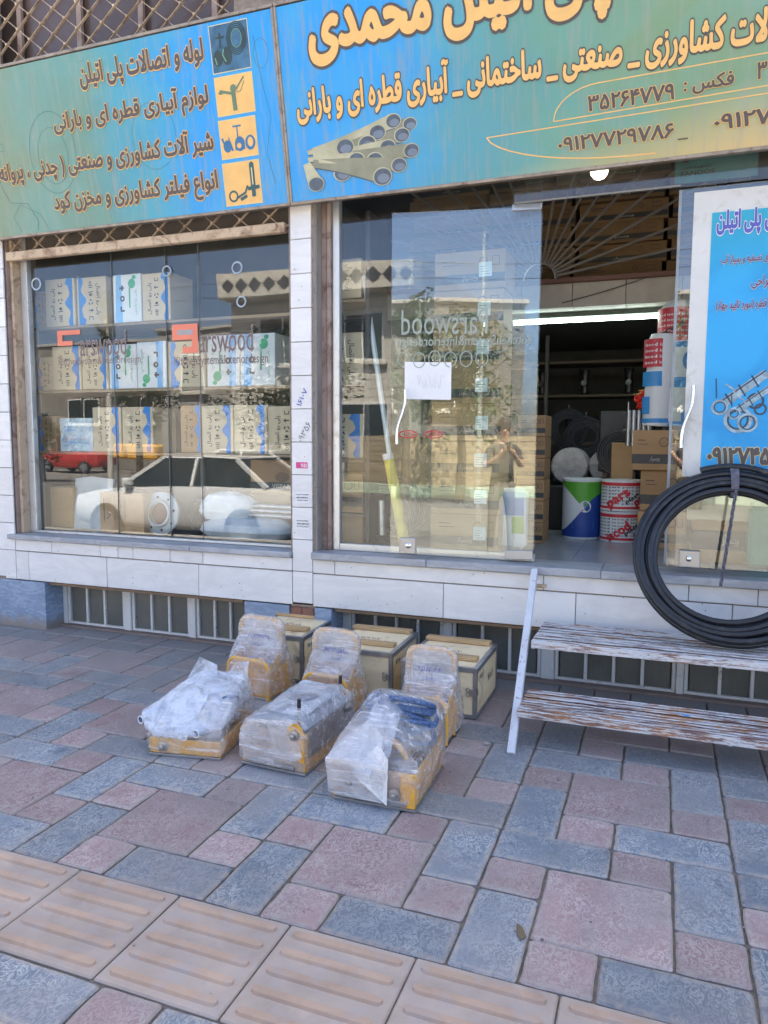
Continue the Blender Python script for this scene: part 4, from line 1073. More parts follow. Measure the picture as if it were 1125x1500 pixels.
# fan shaped grille above the beam
fg = thing('fan_grille', 'fan shaped steel grille with radiating bars above the doorway beam', 'grille')
cx, cz, yy = -.885, 2.665, 1.18
mb = MB(); mb.tube([(cx+.115*cos(pi*i/20), yy, cz+.115*sin(pi*i/20)) for i in range(21)], .008, 8); mb.build('hub', GALV, fg, smooth=True)
FGM = M('grey_grille_paint', (.16, .14, .125), .5, world=True)
for i in range(1, 20):
    a = pi*i/20; 
    Lx = (1.15/abs(cos(a))) if abs(cos(a)) > 1e-3 else 9; Lz = .85/sin(a); L_ = min(Lx, Lz)
    mb = MB(); mb.tube([(cx+.115*cos(a), yy, cz+.115*sin(a)), (cx+L_*cos(a), yy, cz+L_*sin(a))], 0.0105, 6); mb.build('bar', FGM, fg)
mb = MB()
for r_ in (.03, .05): mb.tube([(cx-.03+r_*cos(i*pi/8), yy, cz+.06+r_*sin(i*pi/8)) for i in range(16)], .004, 6, True)
mb.build('scroll', FGM, fg)
wire = MB(); wire.tube([(-.72+.07*i, 1.19-.0*i, 2.49+.018*i-.012*sin(i/10*pi)) for i in range(11)], .0035, 6); wire.build('drooping_wire', BLACK, label='thin black wire drooping across the beam', category='wire')

# ------------------------------------------------------------------ cartons
def carton_print(par, style, w_, h_, flip, rng):
    """front face is local y = 0, x 0..w, z 0..h"""
    pl = Plane((0, -.0008, 0), (1, 0, 0), (0, 0, 1))
    if flip: pl = Plane((w_, -.0008, h_), (-1, 0, 0), (0, 0, -1)); 
    if style in ('beige', 'tan'):
        mb = MB(); N = 18; e = w_*.93; L_ = []
        for i in range(N+1):
            t = i/N; d = .10+.10*math.exp(-((t-.5)/.12)**2)+.03*sin(t*17)+(.10 if t > .88 else 0)
            L_.append((e-d*w_*1.15, t*h_))
        for i in range(N): mb.poly([pl.P(L_[i][0], L_[i][1], .0004), pl.P(e, L_[i][1], .0004), pl.P(e, L_[i+1][1], .0004), pl.P(L_[i+1][0], L_[i+1][1], .0004)])
        mb.build('printed_wave', BLUEPR, par)
        mb = MB(); a = w_*.52; s = min(w_*.10, .032)
        zz = [h_*.86, h_*.70, h_*.53, h_*.37, h_*.22]
        pl.stroke(mb, [(a-s*.6, zz[0]+s*.5), (a-s*.6, zz[0]-s*.3), (a+s*.6, zz[0]-s*.3), (a+s*.6, zz[0]+s*.5)], s*.28, .0006, False)
        pl.stroke(mb, [(a-s*.7, zz[1]), (a+s*.7, zz[1])], s*.3, .0006); pl.poly(mb, [(a-s*.9, zz[1]), (a-s*.2, zz[1]-s*.5), (a-s*.2, zz[1]+s*.5)], .0009)
        for q in range(3):
            b0 = 2*pi*q/3; pl.stroke(mb, [(a+s*.62*cos(b0+k*.4), zz[2]+s*.62*sin(b0+k*.4)) for k in range(4)], s*.34, .0006)
        pl.disc(mb, a, zz[3], s*.55, .0006, 10, s*.4); pl.stroke(mb, [(a-s*.8, zz[3]-s*.8), (a+s*.8, zz[3]-s*.6)], s*.25, .0007)
        pl.stroke(mb, [(a-s*.6, zz[4]), (a+s*.6, zz[4])], s*.25, .0006); pl.stroke(mb, [(a-s*.6, zz[4]-s*.5), (a+s*.6, zz[4]-s*.5)], s*.25, .0007); pl.ring(mb, a+s*.1, zz[4]-s*1.2, s*.35, s*.2, .0008, 10)
        mb.build('handling_symbols', INK, par)
        tp = Plane(pl.P(w_*.36, h_*.14), pl.v, -pl.u)
        letter('lettering', 'پلی رو اتصال', tp, 0, 0, h_*.66, w_*.17, .0006, INK, par, bold=.01, res=2)
    elif style == 'white':
        mb = MB(); pl.poly(mb, [(w_*.08, 0), (w_*.34, 0), (w_*.30, h_), (w_*.12, h_)], .0003); mb.build('printed_band', LBLUEPR, par)
        mb = MB(); 
        s = w_*.10; a = w_*.34
        for q, zz in enumerate((h_*.72, h_*.50, h_*.28)):
            if q == 0: pl.stroke(mb, [(a-s, zz), (a+s*.6, zz)], s*.6, .0008); pl.stroke(mb, [(a, zz-s*.8), (a, zz+s*.8)], s*.5, .001)
            if q == 1: pl.ring(mb, a, zz, s*.6, s*.5, .0008, 16)
            if q == 2: pl.stroke(mb, [(a-s*.5, zz+s*.7), (a-s*.5, zz-s*.5), (a+s*.7, zz-s*.5)], s*.6, .0008)
        mb.build('fitting_symbols', INK, par)
        mb = MB(); pl.disc(mb, w_*.68, h_*.80, w_*.13, .0008, 16, h_*.10); pl.disc(mb, w_*.76, h_*.93, w_*.07, .0010, 14, h_*.045); pl.stroke(mb, [(w_*.60, h_*.30), (w_*.60, h_*.72)], w_*.05, .001); mb.build('green_leaf', GREENPR, par)
        tp = Plane(pl.P(w_*.86, h_*.16), pl.v, -pl.u)
        letter('lettering', 'پلی رو پارس', tp, 0, 0, h_*.50, w_*.11, .0006, GREENPR, par, res=2)
def carton(label, x0, z0, w_, h_, d_, y, style, flip=False, rz=0, group=None, mat=None, nm='carton'):
    t = thing(nm, label, 'carton', (x0, y, z0), rz, group)
    mt = mat or {'beige': BEIGEC, 'tan': KRAFT, 'white': WHITEC, 'kraft': KRAFT, 'band': KRAFT}[style]
    bx('box', mt, t, 0, w_, 0, d_, 0, h_, .004)
    bx('flap_seam', M('seam_shadow', (.22, .15, .08), .8), t, .004, w_-.004, d_/2-.002, d_/2+.002, h_, h_+.0012, 0)
    carton_print(t, style, w_, h_, flip, R)
    if style == 'band':
        pl = Plane((0, -.0008, 0), (1, 0, 0), (0, 0, 1))
        mb = MB(); pl.poly(mb, [(0, h_*.16), (w_, h_*.16), (w_, h_*.40), (0, h_*.40)], .0003); mb.box(-.0012, -.0006, 0, d_, h_*.16, h_*.40); mb.build('black_band', BANDK, t)
        letter('lettering', 'ویسپار', pl, w_*.40, h_*.20, w_*.22, h_*.16, .0014, BANDTXT, t, res=2)
        mb = MB(); pl.stroke(mb, [(w_*.12, h_*.75), (w_*.3, h_*.75)], .006, .001); pl.stroke(mb, [(w_*.12, h_*.65), (w_*.36, h_*.65)], .004, .001); pl.ring(mb, w_*.7, h_*.70, h_*.11, .004, .001, 12); pl.stroke(mb, [(w_*.82, h_*.60), (w_*.92, h_*.60), (w_*.92, h_*.82), (w_*.82, h_*.82)], .004, .001, True)
        mb.build('fine_print', INK, t)
    return t
# display shelves in the left window
sh = thing('display_shelf', 'three tier brown shelf of cartons behind the left shop window', 'shelf')
for zz in (2.385, 1.88, 1.385): bx('shelf_board', WOODSH, sh, -4.83, -2.36, .34, .86, zz-.022, zz, .003)
for xx in (-4.84, -3.60, -2.38): bx('upright', M('shelf_upright', (.22, .20, .18), .5), sh, xx, xx+.03, .84, .87, .75, 2.9, .002)
G_ = 'printed cartons on the window display shelves'
for a in [
 ('dim tan carton at the left end of the top display shelf', -4.845, 2.387, .12, .29, .3, .37, 'tan', True),
 ('beige carton with blue wave at right, second from the left on the top display shelf', -4.706, 2.387, .30, .372, .3, .35, 'beige', False),
 ('beige carton turned upside down with its blue wave at left on the top shelf', -4.385, 2.387, .29, .365, .3, .35, 'beige', True),
 ('white carton with green leaf on the top display shelf', -4.03, 2.387, .265, .36, .3, .35, 'white', False),
 ('beige carton with blue wave at the right end of the top display shelf', -3.755, 2.387, .25, .352, .3, .35, 'beige', False),
 ('low tan carton lying at the left end of the middle display shelf', -4.84, 1.882, .17, .27, .3, .37, 'beige', True),
 ('beige carton with blue wave below the coral mark on the middle display shelf', -4.656, 1.882, .285, .345, .3, .35, 'beige', False),
 ('beige carton third from the left on the middle display shelf', -4.362, 1.882, .26, .33, .3, .355, 'beige', False),
 ('white carton fourth from the left on the middle display shelf', -4.09, 1.882, .26, .34, .3, .35, 'white', False),
 ('white carton left of the tan carton on the middle display shelf', -3.82, 1.882, .27, .35, .3, .35, 'white', True),
 ('tan carton with blue wave in the centre of the middle display shelf', -3.54, 1.882, .33, .34, .3, .36, 'beige', True),
 ('white carton second from the right on the middle display shelf', -3.188, 1.882, .278, .37, .3, .35, 'white', True),
 ('white carton with green leaf at the right end of the middle display shelf', -2.903, 1.882, .285, .37, .3, .35, 'white', False),
 ('small tan carton with blue top at the left end of the bottom display shelf', -4.84, 1.387, .195, .285, .3, .35, 'tan', True),
 ('beige carton with blue wave left of centre on the bottom display shelf', -4.269, 1.387, .275, .352, .3, .35, 'beige', False),
 ('beige carton beside the dark gap on the bottom display shelf', -3.978, 1.387, .285, .352, .3, .35, 'beige', False),
 ('narrow tan carton right of the dark gap on the bottom display shelf', -3.47, 1.387, .19, .36, .3, .40, 'tan', False),
 ('beige carton third from the right on the bottom display shelf', -3.252, 1.387, .275, .355, .3, .35, 'beige', False),
 ('beige carton second from the right on the bottom display shelf', -2.965, 1.387, .275, .355, .3, .35, 'beige', False),
 ('tan beige carton at the right end of the bottom display shelf', -2.68, 1.387, .29, .345, .3, .352, 'beige', False)]:
    carton(a[0], a[1], a[2], a[3], a[4], a[5], a[6], a[7], a[8], R.uniform(-.02, .02), G_)
# crumpled white-blue box
t = thing('wrapped_box', 'white and blue wrapped box between cartons on the bottom display shelf', 'box', (-4.621, .36, 1.387), .02)
mb = MB(); rg = random.Random(8); nx, nz = 12, 8
mb.box(0, .33, .012, .28, 0, .268, .01)
for i in range(nx+1):
    for j in range(nz+1): mb.v.append((.33*i/nx, .008-.014*mn.noise((i*.9, j*.9, 3)), .27*j/nz))
b0 = len(mb.v)-(nx+1)*(nz+1)
for i in range(nx):
    for j in range(nz): mb.f.append([b0+i*(nz+1)+j, b0+(i+1)*(nz+1)+j, b0+(i+1)*(nz+1)+j+1, b0+i*(nz+1)+j+1]); mb.mi.append(0)
mb.build('wrapping', M('blue_white_wrap', (.62, .74, .82), .35, vs=9, var=.3, bump=.5, bs=20), t)
mb = MB()
pl = Plane((0, -.008, 0), (1, 0, 0), (0, 0, 1))
for k in range(9): pl.stroke(mb, [(rg.uniform(.02, .3), rg.uniform(.02, .25)) for _ in range(2)], .006, .004)
mb.build('printed_strokes', LBLUEPR, t)
# floor of the display
carton('small brown carton on the display floor behind the left window corner', -4.706, .765, .23, .33, .28, .32, 'kraft', rz=.05)
t = thing('leaning_board', 'pale grey board leaning among the cartons on the display floor', 'board', (-4.45, .30, .765), .0)
mb = MB(); mb.prism([(0, 0, 0), (.33, 0, 0), (.33, .1, .40), (.10, .1, .42), (-.06, .1, .40)], (0, .012, 0)); mb.build('sheet', M('pale_board', (.52, .54, .54), .6), t)
t = carton('open brown carton printed with a black grid of sketches on the display floor', -4.147, .765, .47, .31, .3, .26, 'kraft', rz=-.12)
mb = MB(); pl = Plane((0, -.0008, 0), (1, 0, 0), (0, 0, 1)); rg = random.Random(12)
for i in range(4):
    for j in range(4): pl.stroke(mb, [(.17+.028*i, .11+.042*j), (.19+.028*i, .115+.042*j), (.18+.028*i, .14+.042*j), (.172+.028*i, .125+.042*j)], .003, .001)
pl.stroke(mb, [(.16, .10), (.28, .10), (.28, .28), (.16, .28)], .003, .001, True); pl.stroke(mb, [(.05, .08), (.05, .26)], .008, .001); pl.stroke(mb, [(.08, .10), (.12, .13), (.08, .16)], .008, .001)
mb.build('printed_sketches', INK, t)
fl = thing('pipe_flange', 'round grey pipe flange with bolt holes standing on the display floor', 'flange', (-3.585, .30, .765+.155), 0)
mb = MB(); Mx = Matrix.Rotation(pi/2-.12, 4, 'X'); mb.lathe([(.085, 0), (.165, 0), (.168, .004), (.168, .022), (.160, .026), (.11, .03), (.10, .05), (.085, .05)], 32, Mx, cap=False)
mb.f += []; mb.build('ring', M('grey_flange', (.36, .39, .42), .5, .2, bump=.15), fl, smooth=True)
mb = MB(); mb.lathe([(.086, 0.005), (.07, .02), (.05, .02)], 28, Mx, cap=False); mb.lathe([(.086, .004), (.0, .0041)], 28, Mx, cap=False); mb.build('rusty_bore', M('rusty_bore', (.16, .06, .035), .8), fl)
for k in range(8):
    a = 2*pi*k/8+.2; mb = MB(); mb.lathe([(.011, 0), (.011, .004)], 10, Mx @ Matrix.Translation((.128*cos(a), .128*sin(a), .0255))); mb.build('bolt_hole', BLACK, fl)
t = thing('corrugated_hose', 'black corrugated hose coil beside the grey flange', 'hose', (-3.35, .45, .90))
for k in range(7): 
    mb = MB(); mb.tube([(.10*cos(i*pi/10), .0+.03*k, .12*sin(i*pi/10)) for i in range(20)], .014, 8, True); mb.build('turn', BLACKPIPE, t, smooth=True)
def crumple(name, mat, parent, rings, seed, amp=.02, N=56, freq=9, close=True, sharp=True):
    """lofted, creased skin through superellipse rings (z,cx,cy,hx,hy,exp,tiltx)"""
    M_ = 46; vs = []; z0, z1 = rings[0][0], rings[-1][0]
    K = len(rings)
    for a in range(M_+1):
        t = a/M_*(K-1); i = min(int(t), K-2); u = t-i; u = u*u*(3-2*u)*.35+u*.65
        q = [rings[i][k]+(rings[i+1][k]-rings[i][k])*u for k in range(len(rings[0]))]
        for b in range(N):
            th = 2*pi*b/N; e = 2/q[5]; c_, s_ = cos(th), sin(th)
            x_ = q[3]*math.copysign(abs(c_)**e, c_); y_ = q[4]*math.copysign(abs(s_)**e, s_)
            p = Vector((q[1]+x_, q[2]+y_, q[0]))
            rf = freq*.16*(1+.25*a/M_); nv = Vector((c_*rf*1.6+p.x*freq*.3, s_*rf*1.6+p.y*freq*.3, p.z*freq*.38+seed*7.1))
            n1 = 1-abs(mn.noise(nv))*2.2; n2 = 1-abs(mn.noise(nv*2.3+Vector((3, 1, 7))))*2.2; n3 = mn.noise(nv*.5)
            k_ = amp*(n1*.55+n2*.3+n3*.8-.45)
            fade = min(1, a/3)
            d = Vector((x_, y_, 0)).normalized(); d.z = .55 if a > M_*.6 else .0
            p += d*k_*fade*(1.0)
            vs.append(p)
    fs = []
    for a in range(M_):
        for b in range(N): fs.append((a*N+b, a*N+(b+1) % N, (a+1)*N+(b+1) % N, (a+1)*N+b))
    vs.append(Vector((rings[-1][1], rings[-1][2], rings[-1][0]+.004))); 
    for b in range(N): fs.append((M_*N+b, M_*N+(b+1) % N, len(vs)-1))
    mb = MB(); mb.add(vs, fs); o = mb.build(name, mat, parent, center=False); o.data.shade_smooth(); o.data.set_sharp_from_angle(angle=radians(50)); return o
SACK = M('pale_grey_sack', (.50, .56, .62), .55, vs=7, var=.12, bump=.5, bs=25)
t = thing('plastic_sack', 'long pale plastic sack lying at the bottom right of the left window', 'sack', (-2.88, .38, .765))
crumple('sack_skin', SACK, t, [(0, 0, 0, .33, .12, 3, 0), (.05, 0, 0, .39, .16, 2.6, 0), (.10, 0, 0, .37, .15, 2.4, 0), (.145, .02, 0, .27, .09, 2.2, 0), (.155, .02, 0, .05, .03, 2, 0)], 3, .02, freq=6)
t = thing('metal_tube_bundle', 'bundle of bright metal tubes half wrapped in white plastic above the long sack', 'tubes', (-2.9, .42, .92))
for r_ in range(3):
    for c_ in range(4 if r_ < 2 else 3):
        mb = MB(); mb.tube([(-.18, c_*.04-.06+r_*.008, .016+r_*.034), (.50, c_*.04-.06+r_*.008, .016+r_*.034-.005)], .0165, 12); mb.build('tube', GALV, t, smooth=True)
o = crumple('plastic_wrap', M('white_plastic_wrap', (.68, .71, .72), .4, vs=9, var=.1, bump=.4, bs=18), t, [(-.03, -.15, 0, .20, .10, 3, 0), (.03, -.16, 0, .25, .125, 2.6, 0), (.10, -.15, 0, .24, .12, 2.4, 0), (.15, -.16, 0, .18, .09, 2.2, 0), (.175, -.17, 0, .06, .03, 2, 0)], 5, .02, freq=7)
t = thing('carton', 'brown carton with a dark band of white capitals behind the metal tubes', 'carton', (-2.99, .62, 1.075), -.02)
bx('box', KRAFT, t, 0, .52, 0, .25, 0, .26, .004); pl = Plane((0, -.0008, 0), (1, 0, 0), (0, 0, 1)); mb = MB(); pl.poly(mb, [(0, .03), (.52, .03), (.52, .09), (0, .09)], .0003); mb.build('black_band', BANDK, t)
letter('lettering', 'VISPAR', pl, .19, .045, .16, .035, .0012, BANDTXT, t, ar=False, bold=.02)
mb = MB(); pl.disc(mb, .28, .13, .06, .0006, 16, .04); mb.build('printed_mark', M('carton_brown_print', (.25, .14, .07), .7), t)
bx('support_box', KRAFT, None, -3.0, -2.45, .62, .86, .765, 1.07, .004, label='plain brown box supporting the carton with white capitals', category='box')
# ------------------------------------------------------------------ things inside the door window
t = carton('blue and tan carton in the dark gap at the left edge of the door window', -2.08, 1.86, .14, .34, .3, .32, 'tan')
bx('upright', WOODSH, None, -2.10, -1.92, .30, .60, 1.835, 1.855, .002, label='narrow wooden shelf at the left edge of the door window', category='shelf') if 0 else None
sh2 = thing('display_shelf', 'narrow shelf stack at the left edge of the door window', 'shelf')
for zz in (2.44, 1.85, 1.36, .98): bx('shelf_board', WOODSH, sh2, -2.3, -1.90, .30, .62, zz-.02, zz, .003)
bx('upright', DARK, sh2, -1.895, -1.86, .28, .62, .75, 3.0, .003)
carton('pale blue carton on the top narrow shelf in the door window', -2.28, 2.45, .34, .26, .25, .32, 'beige', True)
carton('tan carton with blue wave on the second narrow shelf in the door window', -2.25, 1.86, .33, .36, .25, .31, 'beige', True)
carton('pale carton on the third narrow shelf in the door window', -2.25, 1.37, .33, .30, .25, .31, 'beige', False)
carton('brown carton with dark band on the lowest narrow shelf in the door window', -2.28, .99, .36, .27, .25, .31, 'band')
carton('brown carton on the floor at the left edge of the door window', -2.28, .76, .36, .20, .25, .31, 'kraft')
t = thing('metal_rod', 'long pale metal tube leaning inside the door window', 'tube'); mb = MB(); mb.tube([(-1.93, .34, 2.60), (-1.60, .22, .82)], .018, 12); mb.build('tube', M('pale_tube', (.62, .66, .64), .35, .3, bump=0), t, smooth=True)
t = thing('yellow_tube', 'yellow wrapped tube standing inside the glass by the door lock', 'tube'); mb = MB(); mb.tube([(-1.71, .26, 1.36), (-1.58, .23, .77)], .036, 14); mb.build('tube', M('yellow_wrap', (.70, .56, .05), .4, vs=12, var=.2), t, smooth=True)
mb = MB(); mb.tube([(-1.713, .262, 1.362), (-1.722, .264, 1.40)], .037, 14); mb.build('cap', PAPER, t, smooth=True)
t = thing('grey_tube', 'short grey tube standing inside the fixed pane', 'tube'); mb = MB(); mb.tube([(-1.79, .34, 1.08), (-1.785, .34, .84)], .028, 12); mb.build('tube', GALV, t, smooth=True); mb = MB(); mb.lathe([(.05, 0), (.03, .01)], 12, Matrix.Translation((-1.785, .34, .83))); mb.build('foot', DARK, t)
for k_, (x_, z_) in enumerate(((-1.80, .77), (-1.76, .79))):
    t = thing('pipe_coil', ['dark blue pipe coil standing inside the fixed pane, the front one', 'dark blue pipe coil standing inside the fixed pane, the rear one'][k_], 'coil', (x_, .48+.12*k_, z_+.22))
    for q in range(5):
        mb = MB(); rr = .13+.02*q; mb.tube([(rr*cos(i*pi/14), .012*(q % 2), rr*sin(i*pi/14)) for i in range(28)], .011, 6, True); mb.build('turn', M('navy_pipe', (.02, .035, .07), .35), t, smooth=True)
# stack of banded cartons behind the open leaf
lab = ['lowest', 'second', 'third', 'fourth', 'fifth', 'sixth', 'seventh', 'topmost']
for k in range(8):
    t = carton('brown banded carton seen through the open glass door, %s of its stack' % lab[k], -1.46+R.uniform(-.008, .008), .752+k*.246, .47, .243, .32, .42+R.uniform(-.01, .01), 'band', group='banded cartons stacked behind the open door', rz=R.uniform(-.02, .02))
    mb = MB(); pl = Plane((0, -.0008, 0), (1, 0, 0), (0, 0, 1)); pl.poly(mb, [(.30, .075), (.385, .075), (.385, .165), (.30, .165)], .002); mb.build('white_label', TAPEW, t)
    mb = MB(); 
    for q in range(4): pl.stroke(mb, [(.31, .09+.016*q), (.31+R.uniform(.03, .065), .09+.016*q)], .003, .003)
    mb.build('label_print', INK, t)
for k in range(6):
    t = carton('brown carton at the left of the doorway, %s of its stack' % (lab[:5]+['topmost'])[k], -.985, .748+k*.155, .20, .152, .3, .98+R.uniform(-.01, .01), 'band', group='cartons stacked at the left of the doorway', rz=.0)
t = thing('bag', 'blue and white printed sack standing behind the edge of the open door', 'sack', (-.93, .60, .75)); bx('sack', WHITEC, t, -.09, .09, -.05, .08, 0, .42, .03)
mb = MB(); pl = Plane((-.09, -.051, 0), (1, 0, 0), (0, 0, 1)); pl.poly(mb, [(.01, .24), (.17, .24), (.17, .40), (.01, .40)], .001); mb.build('printed_blue', BLUEPR, t); mb = MB(); pl.poly(mb, [(.09, .12), (.17, .12), (.17, .23), (.09, .23)], .001); mb.build('printed_green', M('lime_print', (.25, .48, .04), .5), t)
# ------------------------------------------------------------------ goods in the doorway
def drumbend(R_, cx_, cy_):
    def f(z0):
        def g(a, b, o): th = a/R_; return Vector((cx_+(R_+o)*sin(th), cy_-(R_+o)*cos(th), z0+b))
        return g
    return f
def curved_patch(mb, R_, cx_, cy_, fn_lo, fn_hi, a0, a1, o, n=24):
    for i in range(n):
        A, C_ = a0+(a1-a0)*i/n, a0+(a1-a0)*(i+1)/n; V = []
        for a, h_ in ((A, fn_lo(A)), (C_, fn_lo(C_)), (C_, fn_hi(C_)), (A, fn_hi(A))): V.append(Vector((cx_+(R_+o)*sin(a), cy_-(R_+o)*cos(a), h_)))
        if (V[0]-V[3]).length > 1e-4 or (V[1]-V[2]).length > 1e-4: mb.poly(V)
dx, dy, dz, dr, dh = -.565, 1.48, .748, .145, .455
t = thing('drum', 'tall green, white and blue plastic drum standing in the doorway', 'drum')
mb = MB(); mb.lathe([(dr*.97, 0), (dr, .01), (dr, dh-.02), (dr*1.03, dh-.015), (dr*1.03, dh), (dr*.98, dh+.004)], 40, Matrix.Translation((dx, dy, dz))); mb.build('drum_body', WHITEC, t, smooth=True)
lo = lambda a: dz+.015; hi = lambda a: dz+dh-.02
mb = MB(); curved_patch(mb, dr, dx, dy, lambda a: dz+.27-.07*a-.06*sin(a*1.5), hi, -1.57, 1.57, .001); mb.build('green_print', M('drum_green', (.10, .40, .04), .4), t)
mb = MB(); curved_patch(mb, dr, dx, dy, lo, lambda a: dz+.20+.09*a+.05*sin(a*2), -1.57, 1.57, .002); mb.build('blue_print', M('drum_blue', (.02, .07, .33), .4), t)
f = drumbend(dr, dx, dy)(dz); mb = MB(); mb.poly([f(.04+.045*cos(i*pi/10), .25+.045*sin(i*pi/10), .003) for i in range(20)]); mb.build('round_label', PAPER, t)
mb = MB(); 
def fst(pts, w_, o):
    N = len(pts); L_ = []
    for i in range(N):
        tt = Vector(pts[min(i+1, N-1)])-Vector(pts[max(i-1, 0)]); nn = Vector((-tt.y, tt.x)).normalized()*w_/2; L_ += [f(pts[i][0]+nn.x, pts[i][1]+nn.y, o), f(pts[i][0]-nn.x, pts[i][1]-nn.y, o)]
    mb.add(L_, [(2*i, 2*i+1, 2*i+3, 2*i+2) for i in range(N-1)])
fst([(.04+.014*cos(a*pi/8), .262+.014*sin(a*pi/8)) for a in range(17)], .004, .004); fst([(.04, .247), (.04, .235)], .005, .004)
for q in range(4): fst([(-.05, .13-.014*q), (.11, .13-.014*q)], .004, .0035)
mb.build('emblem_and_lines', M('drum_pale_blue', (.25, .45, .75), .5), t)
mb = MB(); 
for q in range(4): fst([(.06, .055+.018*q*0), (.13, .055)], .004, .0036)
mb.build('emblem', BLUEPR, t)
for k in range(2):
    cx_, cy_, z0, r_, h_ = -.265, 1.40, .748+k*.232, .152, .226
    t = thing('round_tin', ['lower round tin printed with red and black words, the one on the floor', 'upper round tin printed with red and black words, the one on top'][k], 'tin')
    mb = MB(); mb.lathe([(r_, 0), (r_*1.02, .004), (r_*1.02, .012), (r_, .016), (r_, h_-.016), (r_*1.02, h_-.012), (r_*1.02, h_), (r_*.96, h_)], 40, Matrix.Translation((cx_, cy_, z0))); mb.build('tin_body', WHITEC, t, smooth=True)
    mb = MB(); curved_patch(mb, r_, cx_, cy_, lambda a: z0+h_-.04, lambda a: z0+h_-.016, -1.5, 1.5, .0012); curved_patch(mb, r_, cx_, cy_, lambda a: z0+.016, lambda a: z0+.035, -1.5, 1.5, .0012); mb.build('red_band', REDINK, t)
    g_ = drumbend(r_, cx_, cy_)(z0)
    for q in range(6):
        letter('small_lettering', 'pars pars pars pars' if k else 'iscod iscod iscod', None, -.19, .046+.024*q, .38, .014, .0015, INK, t, ar=False, bend=g_, res=1, bold=.02)
    def gt(a, b, o, g_=g_, k=k): a2, b2 = a*cos(.62)-b*sin(.62), a*sin(.62)+b*cos(.62); return g_(a2+.03, b2+.10, o)
    letter('large_lettering', 'pars' if k else 'iscod', None, -.14, -.025, .19, .075, .004, REDINK, t, ar=False, bend=gt, bold=.05, res=2)
    letter('large_lettering', 'plast', None, -.02, -.05, .12, .035, .006, INK, t, ar=False, bend=gt, bold=.04, res=2)
    letter('large_lettering', 'pars' if k else 'iscod', None, .03, -.12, .15, .06, .004, REDINK, t, ar=False, bend=gt, bold=.05, res=2)
for k, (x_, y_, r_) in enumerate(((-.72, 1.95, .155), (-.42, 2.0, .15))):
    t = thing('wrapped_roll', ['film wrapped white roll behind the green drum, left of two', 'film wrapped white roll behind the red tins, right of two'][k], 'roll', (x_, y_, 1.28), .0)
    mb = MB(); Mx = Matrix.Rotation(pi/2, 4, 'X'); prof = [(.02, .0), (.05, -.008), (r_*.6, .004), (r_*.92, .0), (r_, -.02), (r_, -.5), (r_*.9, -.52)]
    mb.lathe(prof, 28, Mx); o = mb.build('roll', M('wrapped_white', (.55, .50, .48), .45, vs=16, var=.25, bump=.6, bs=20), t, smooth=True)
    mb = MB(); rg = random.Random(k)
    for q in range(16): a = rg.uniform(0, 2*pi); mb.tube([Mx @ Vector((.02*cos(a), .02*sin(a), .006)), Mx @ Vector((r_*.95*cos(a+.2), r_*.95*sin(a+.2), .004))], .002, 4)
    mb.build('film_folds', M('film_fold', (.65, .60, .58), .4), t)
bx('crate_under', DARK, None, -1.0, -.2, 1.85, 2.6, .75, 1.12, .01, label='dark crate carrying the film wrapped rolls', category='crate')
t = thing('speaker_box', 'black box with a pale mark standing behind the tins', 'box', (-.31, 1.72, .75)); bx('body', BLACK, t, -.16, .13, 0, .3, .50, .98, .01)
mb = MB(); Plane((0, -.001, 0), (1, 0, 0), (0, 0, 1)).stroke(mb, [(.02, .83), (.07, .83)], .012, .001); mb.build('pale_mark', PAPER, t)
for k in range(3):
    tt = thing('pipe_coil', ['black pipe coil hanging above the rolls, left one', 'black pipe coil above the tins, middle one', 'black pipe coil behind the rolls, rear one'][k], 'coil', ((-.62, -.30, -.80)[k], (2.2, 1.66, 2.5)[k], (1.52, 1.40, 1.6)[k]))
    for q in range(5):
        mb = MB(); rr = .10+.018*q; mb.tube([(rr*cos(i*pi/14), .012*(q % 2), rr*sin(i*pi/14)) for i in range(28)], .0095, 6, True); mb.build('turn', BLACKPIPE, tt, smooth=True)
    bx('hook', DARK, tt, -.01, .01, .0, .02, .1, .22, .002)
# silver tubes and red fittings
t = thing('tube_bundle', 'upright bundle of silver tubes on the brown cartons in the doorway', 'tubes', (-.17, 1.12, 1.46))
for k in range(7):
    mb = MB(); mb.tube([(-.055+.034*(k % 5), .03*(k//5), 0), (-.055+.034*(k % 5), .03*(k//5), .25)], .016, 12); mb.build('tube', GALV, t, smooth=True)
t = thing('valve_cluster', 'cluster of red valves with brass parts behind the silver tubes', 'valves', (-.14, 1.2, 1.72))
for k in range(9):
    x_, y_, z_ = R.uniform(-.15, .10), R.uniform(0, .08), R.uniform(-.0, .14)
    mb = MB(); Mx = Matrix.Translation((x_, y_, z_)) @ Matrix.Rotation(R.uniform(-1, 1), 4, 'Y') @ Matrix.Rotation(R.uniform(.8, 2), 4, 'X')
    mb.lathe([(.012, -.04), (.014, -.02), (.03, -.018), (.032, .0), (.03, .018), (.014, .02), (.012, .04)], 12, Mx); mb.build('valve', M('valve_red', (.62, .03, .015), .4), t, smooth=True)
    if k < 4: mb = MB(); mb.bar((x_-.04, y_-.02, z_+.03), (x_+.05, y_-.02, z_+.045), .014, .005); mb.build('lever', M('brass_yellow', (.65, .38, .05), .4), t)
bx('stem', GALV, t, -.10, -.09, 0, .01, -.12, .05, .002)
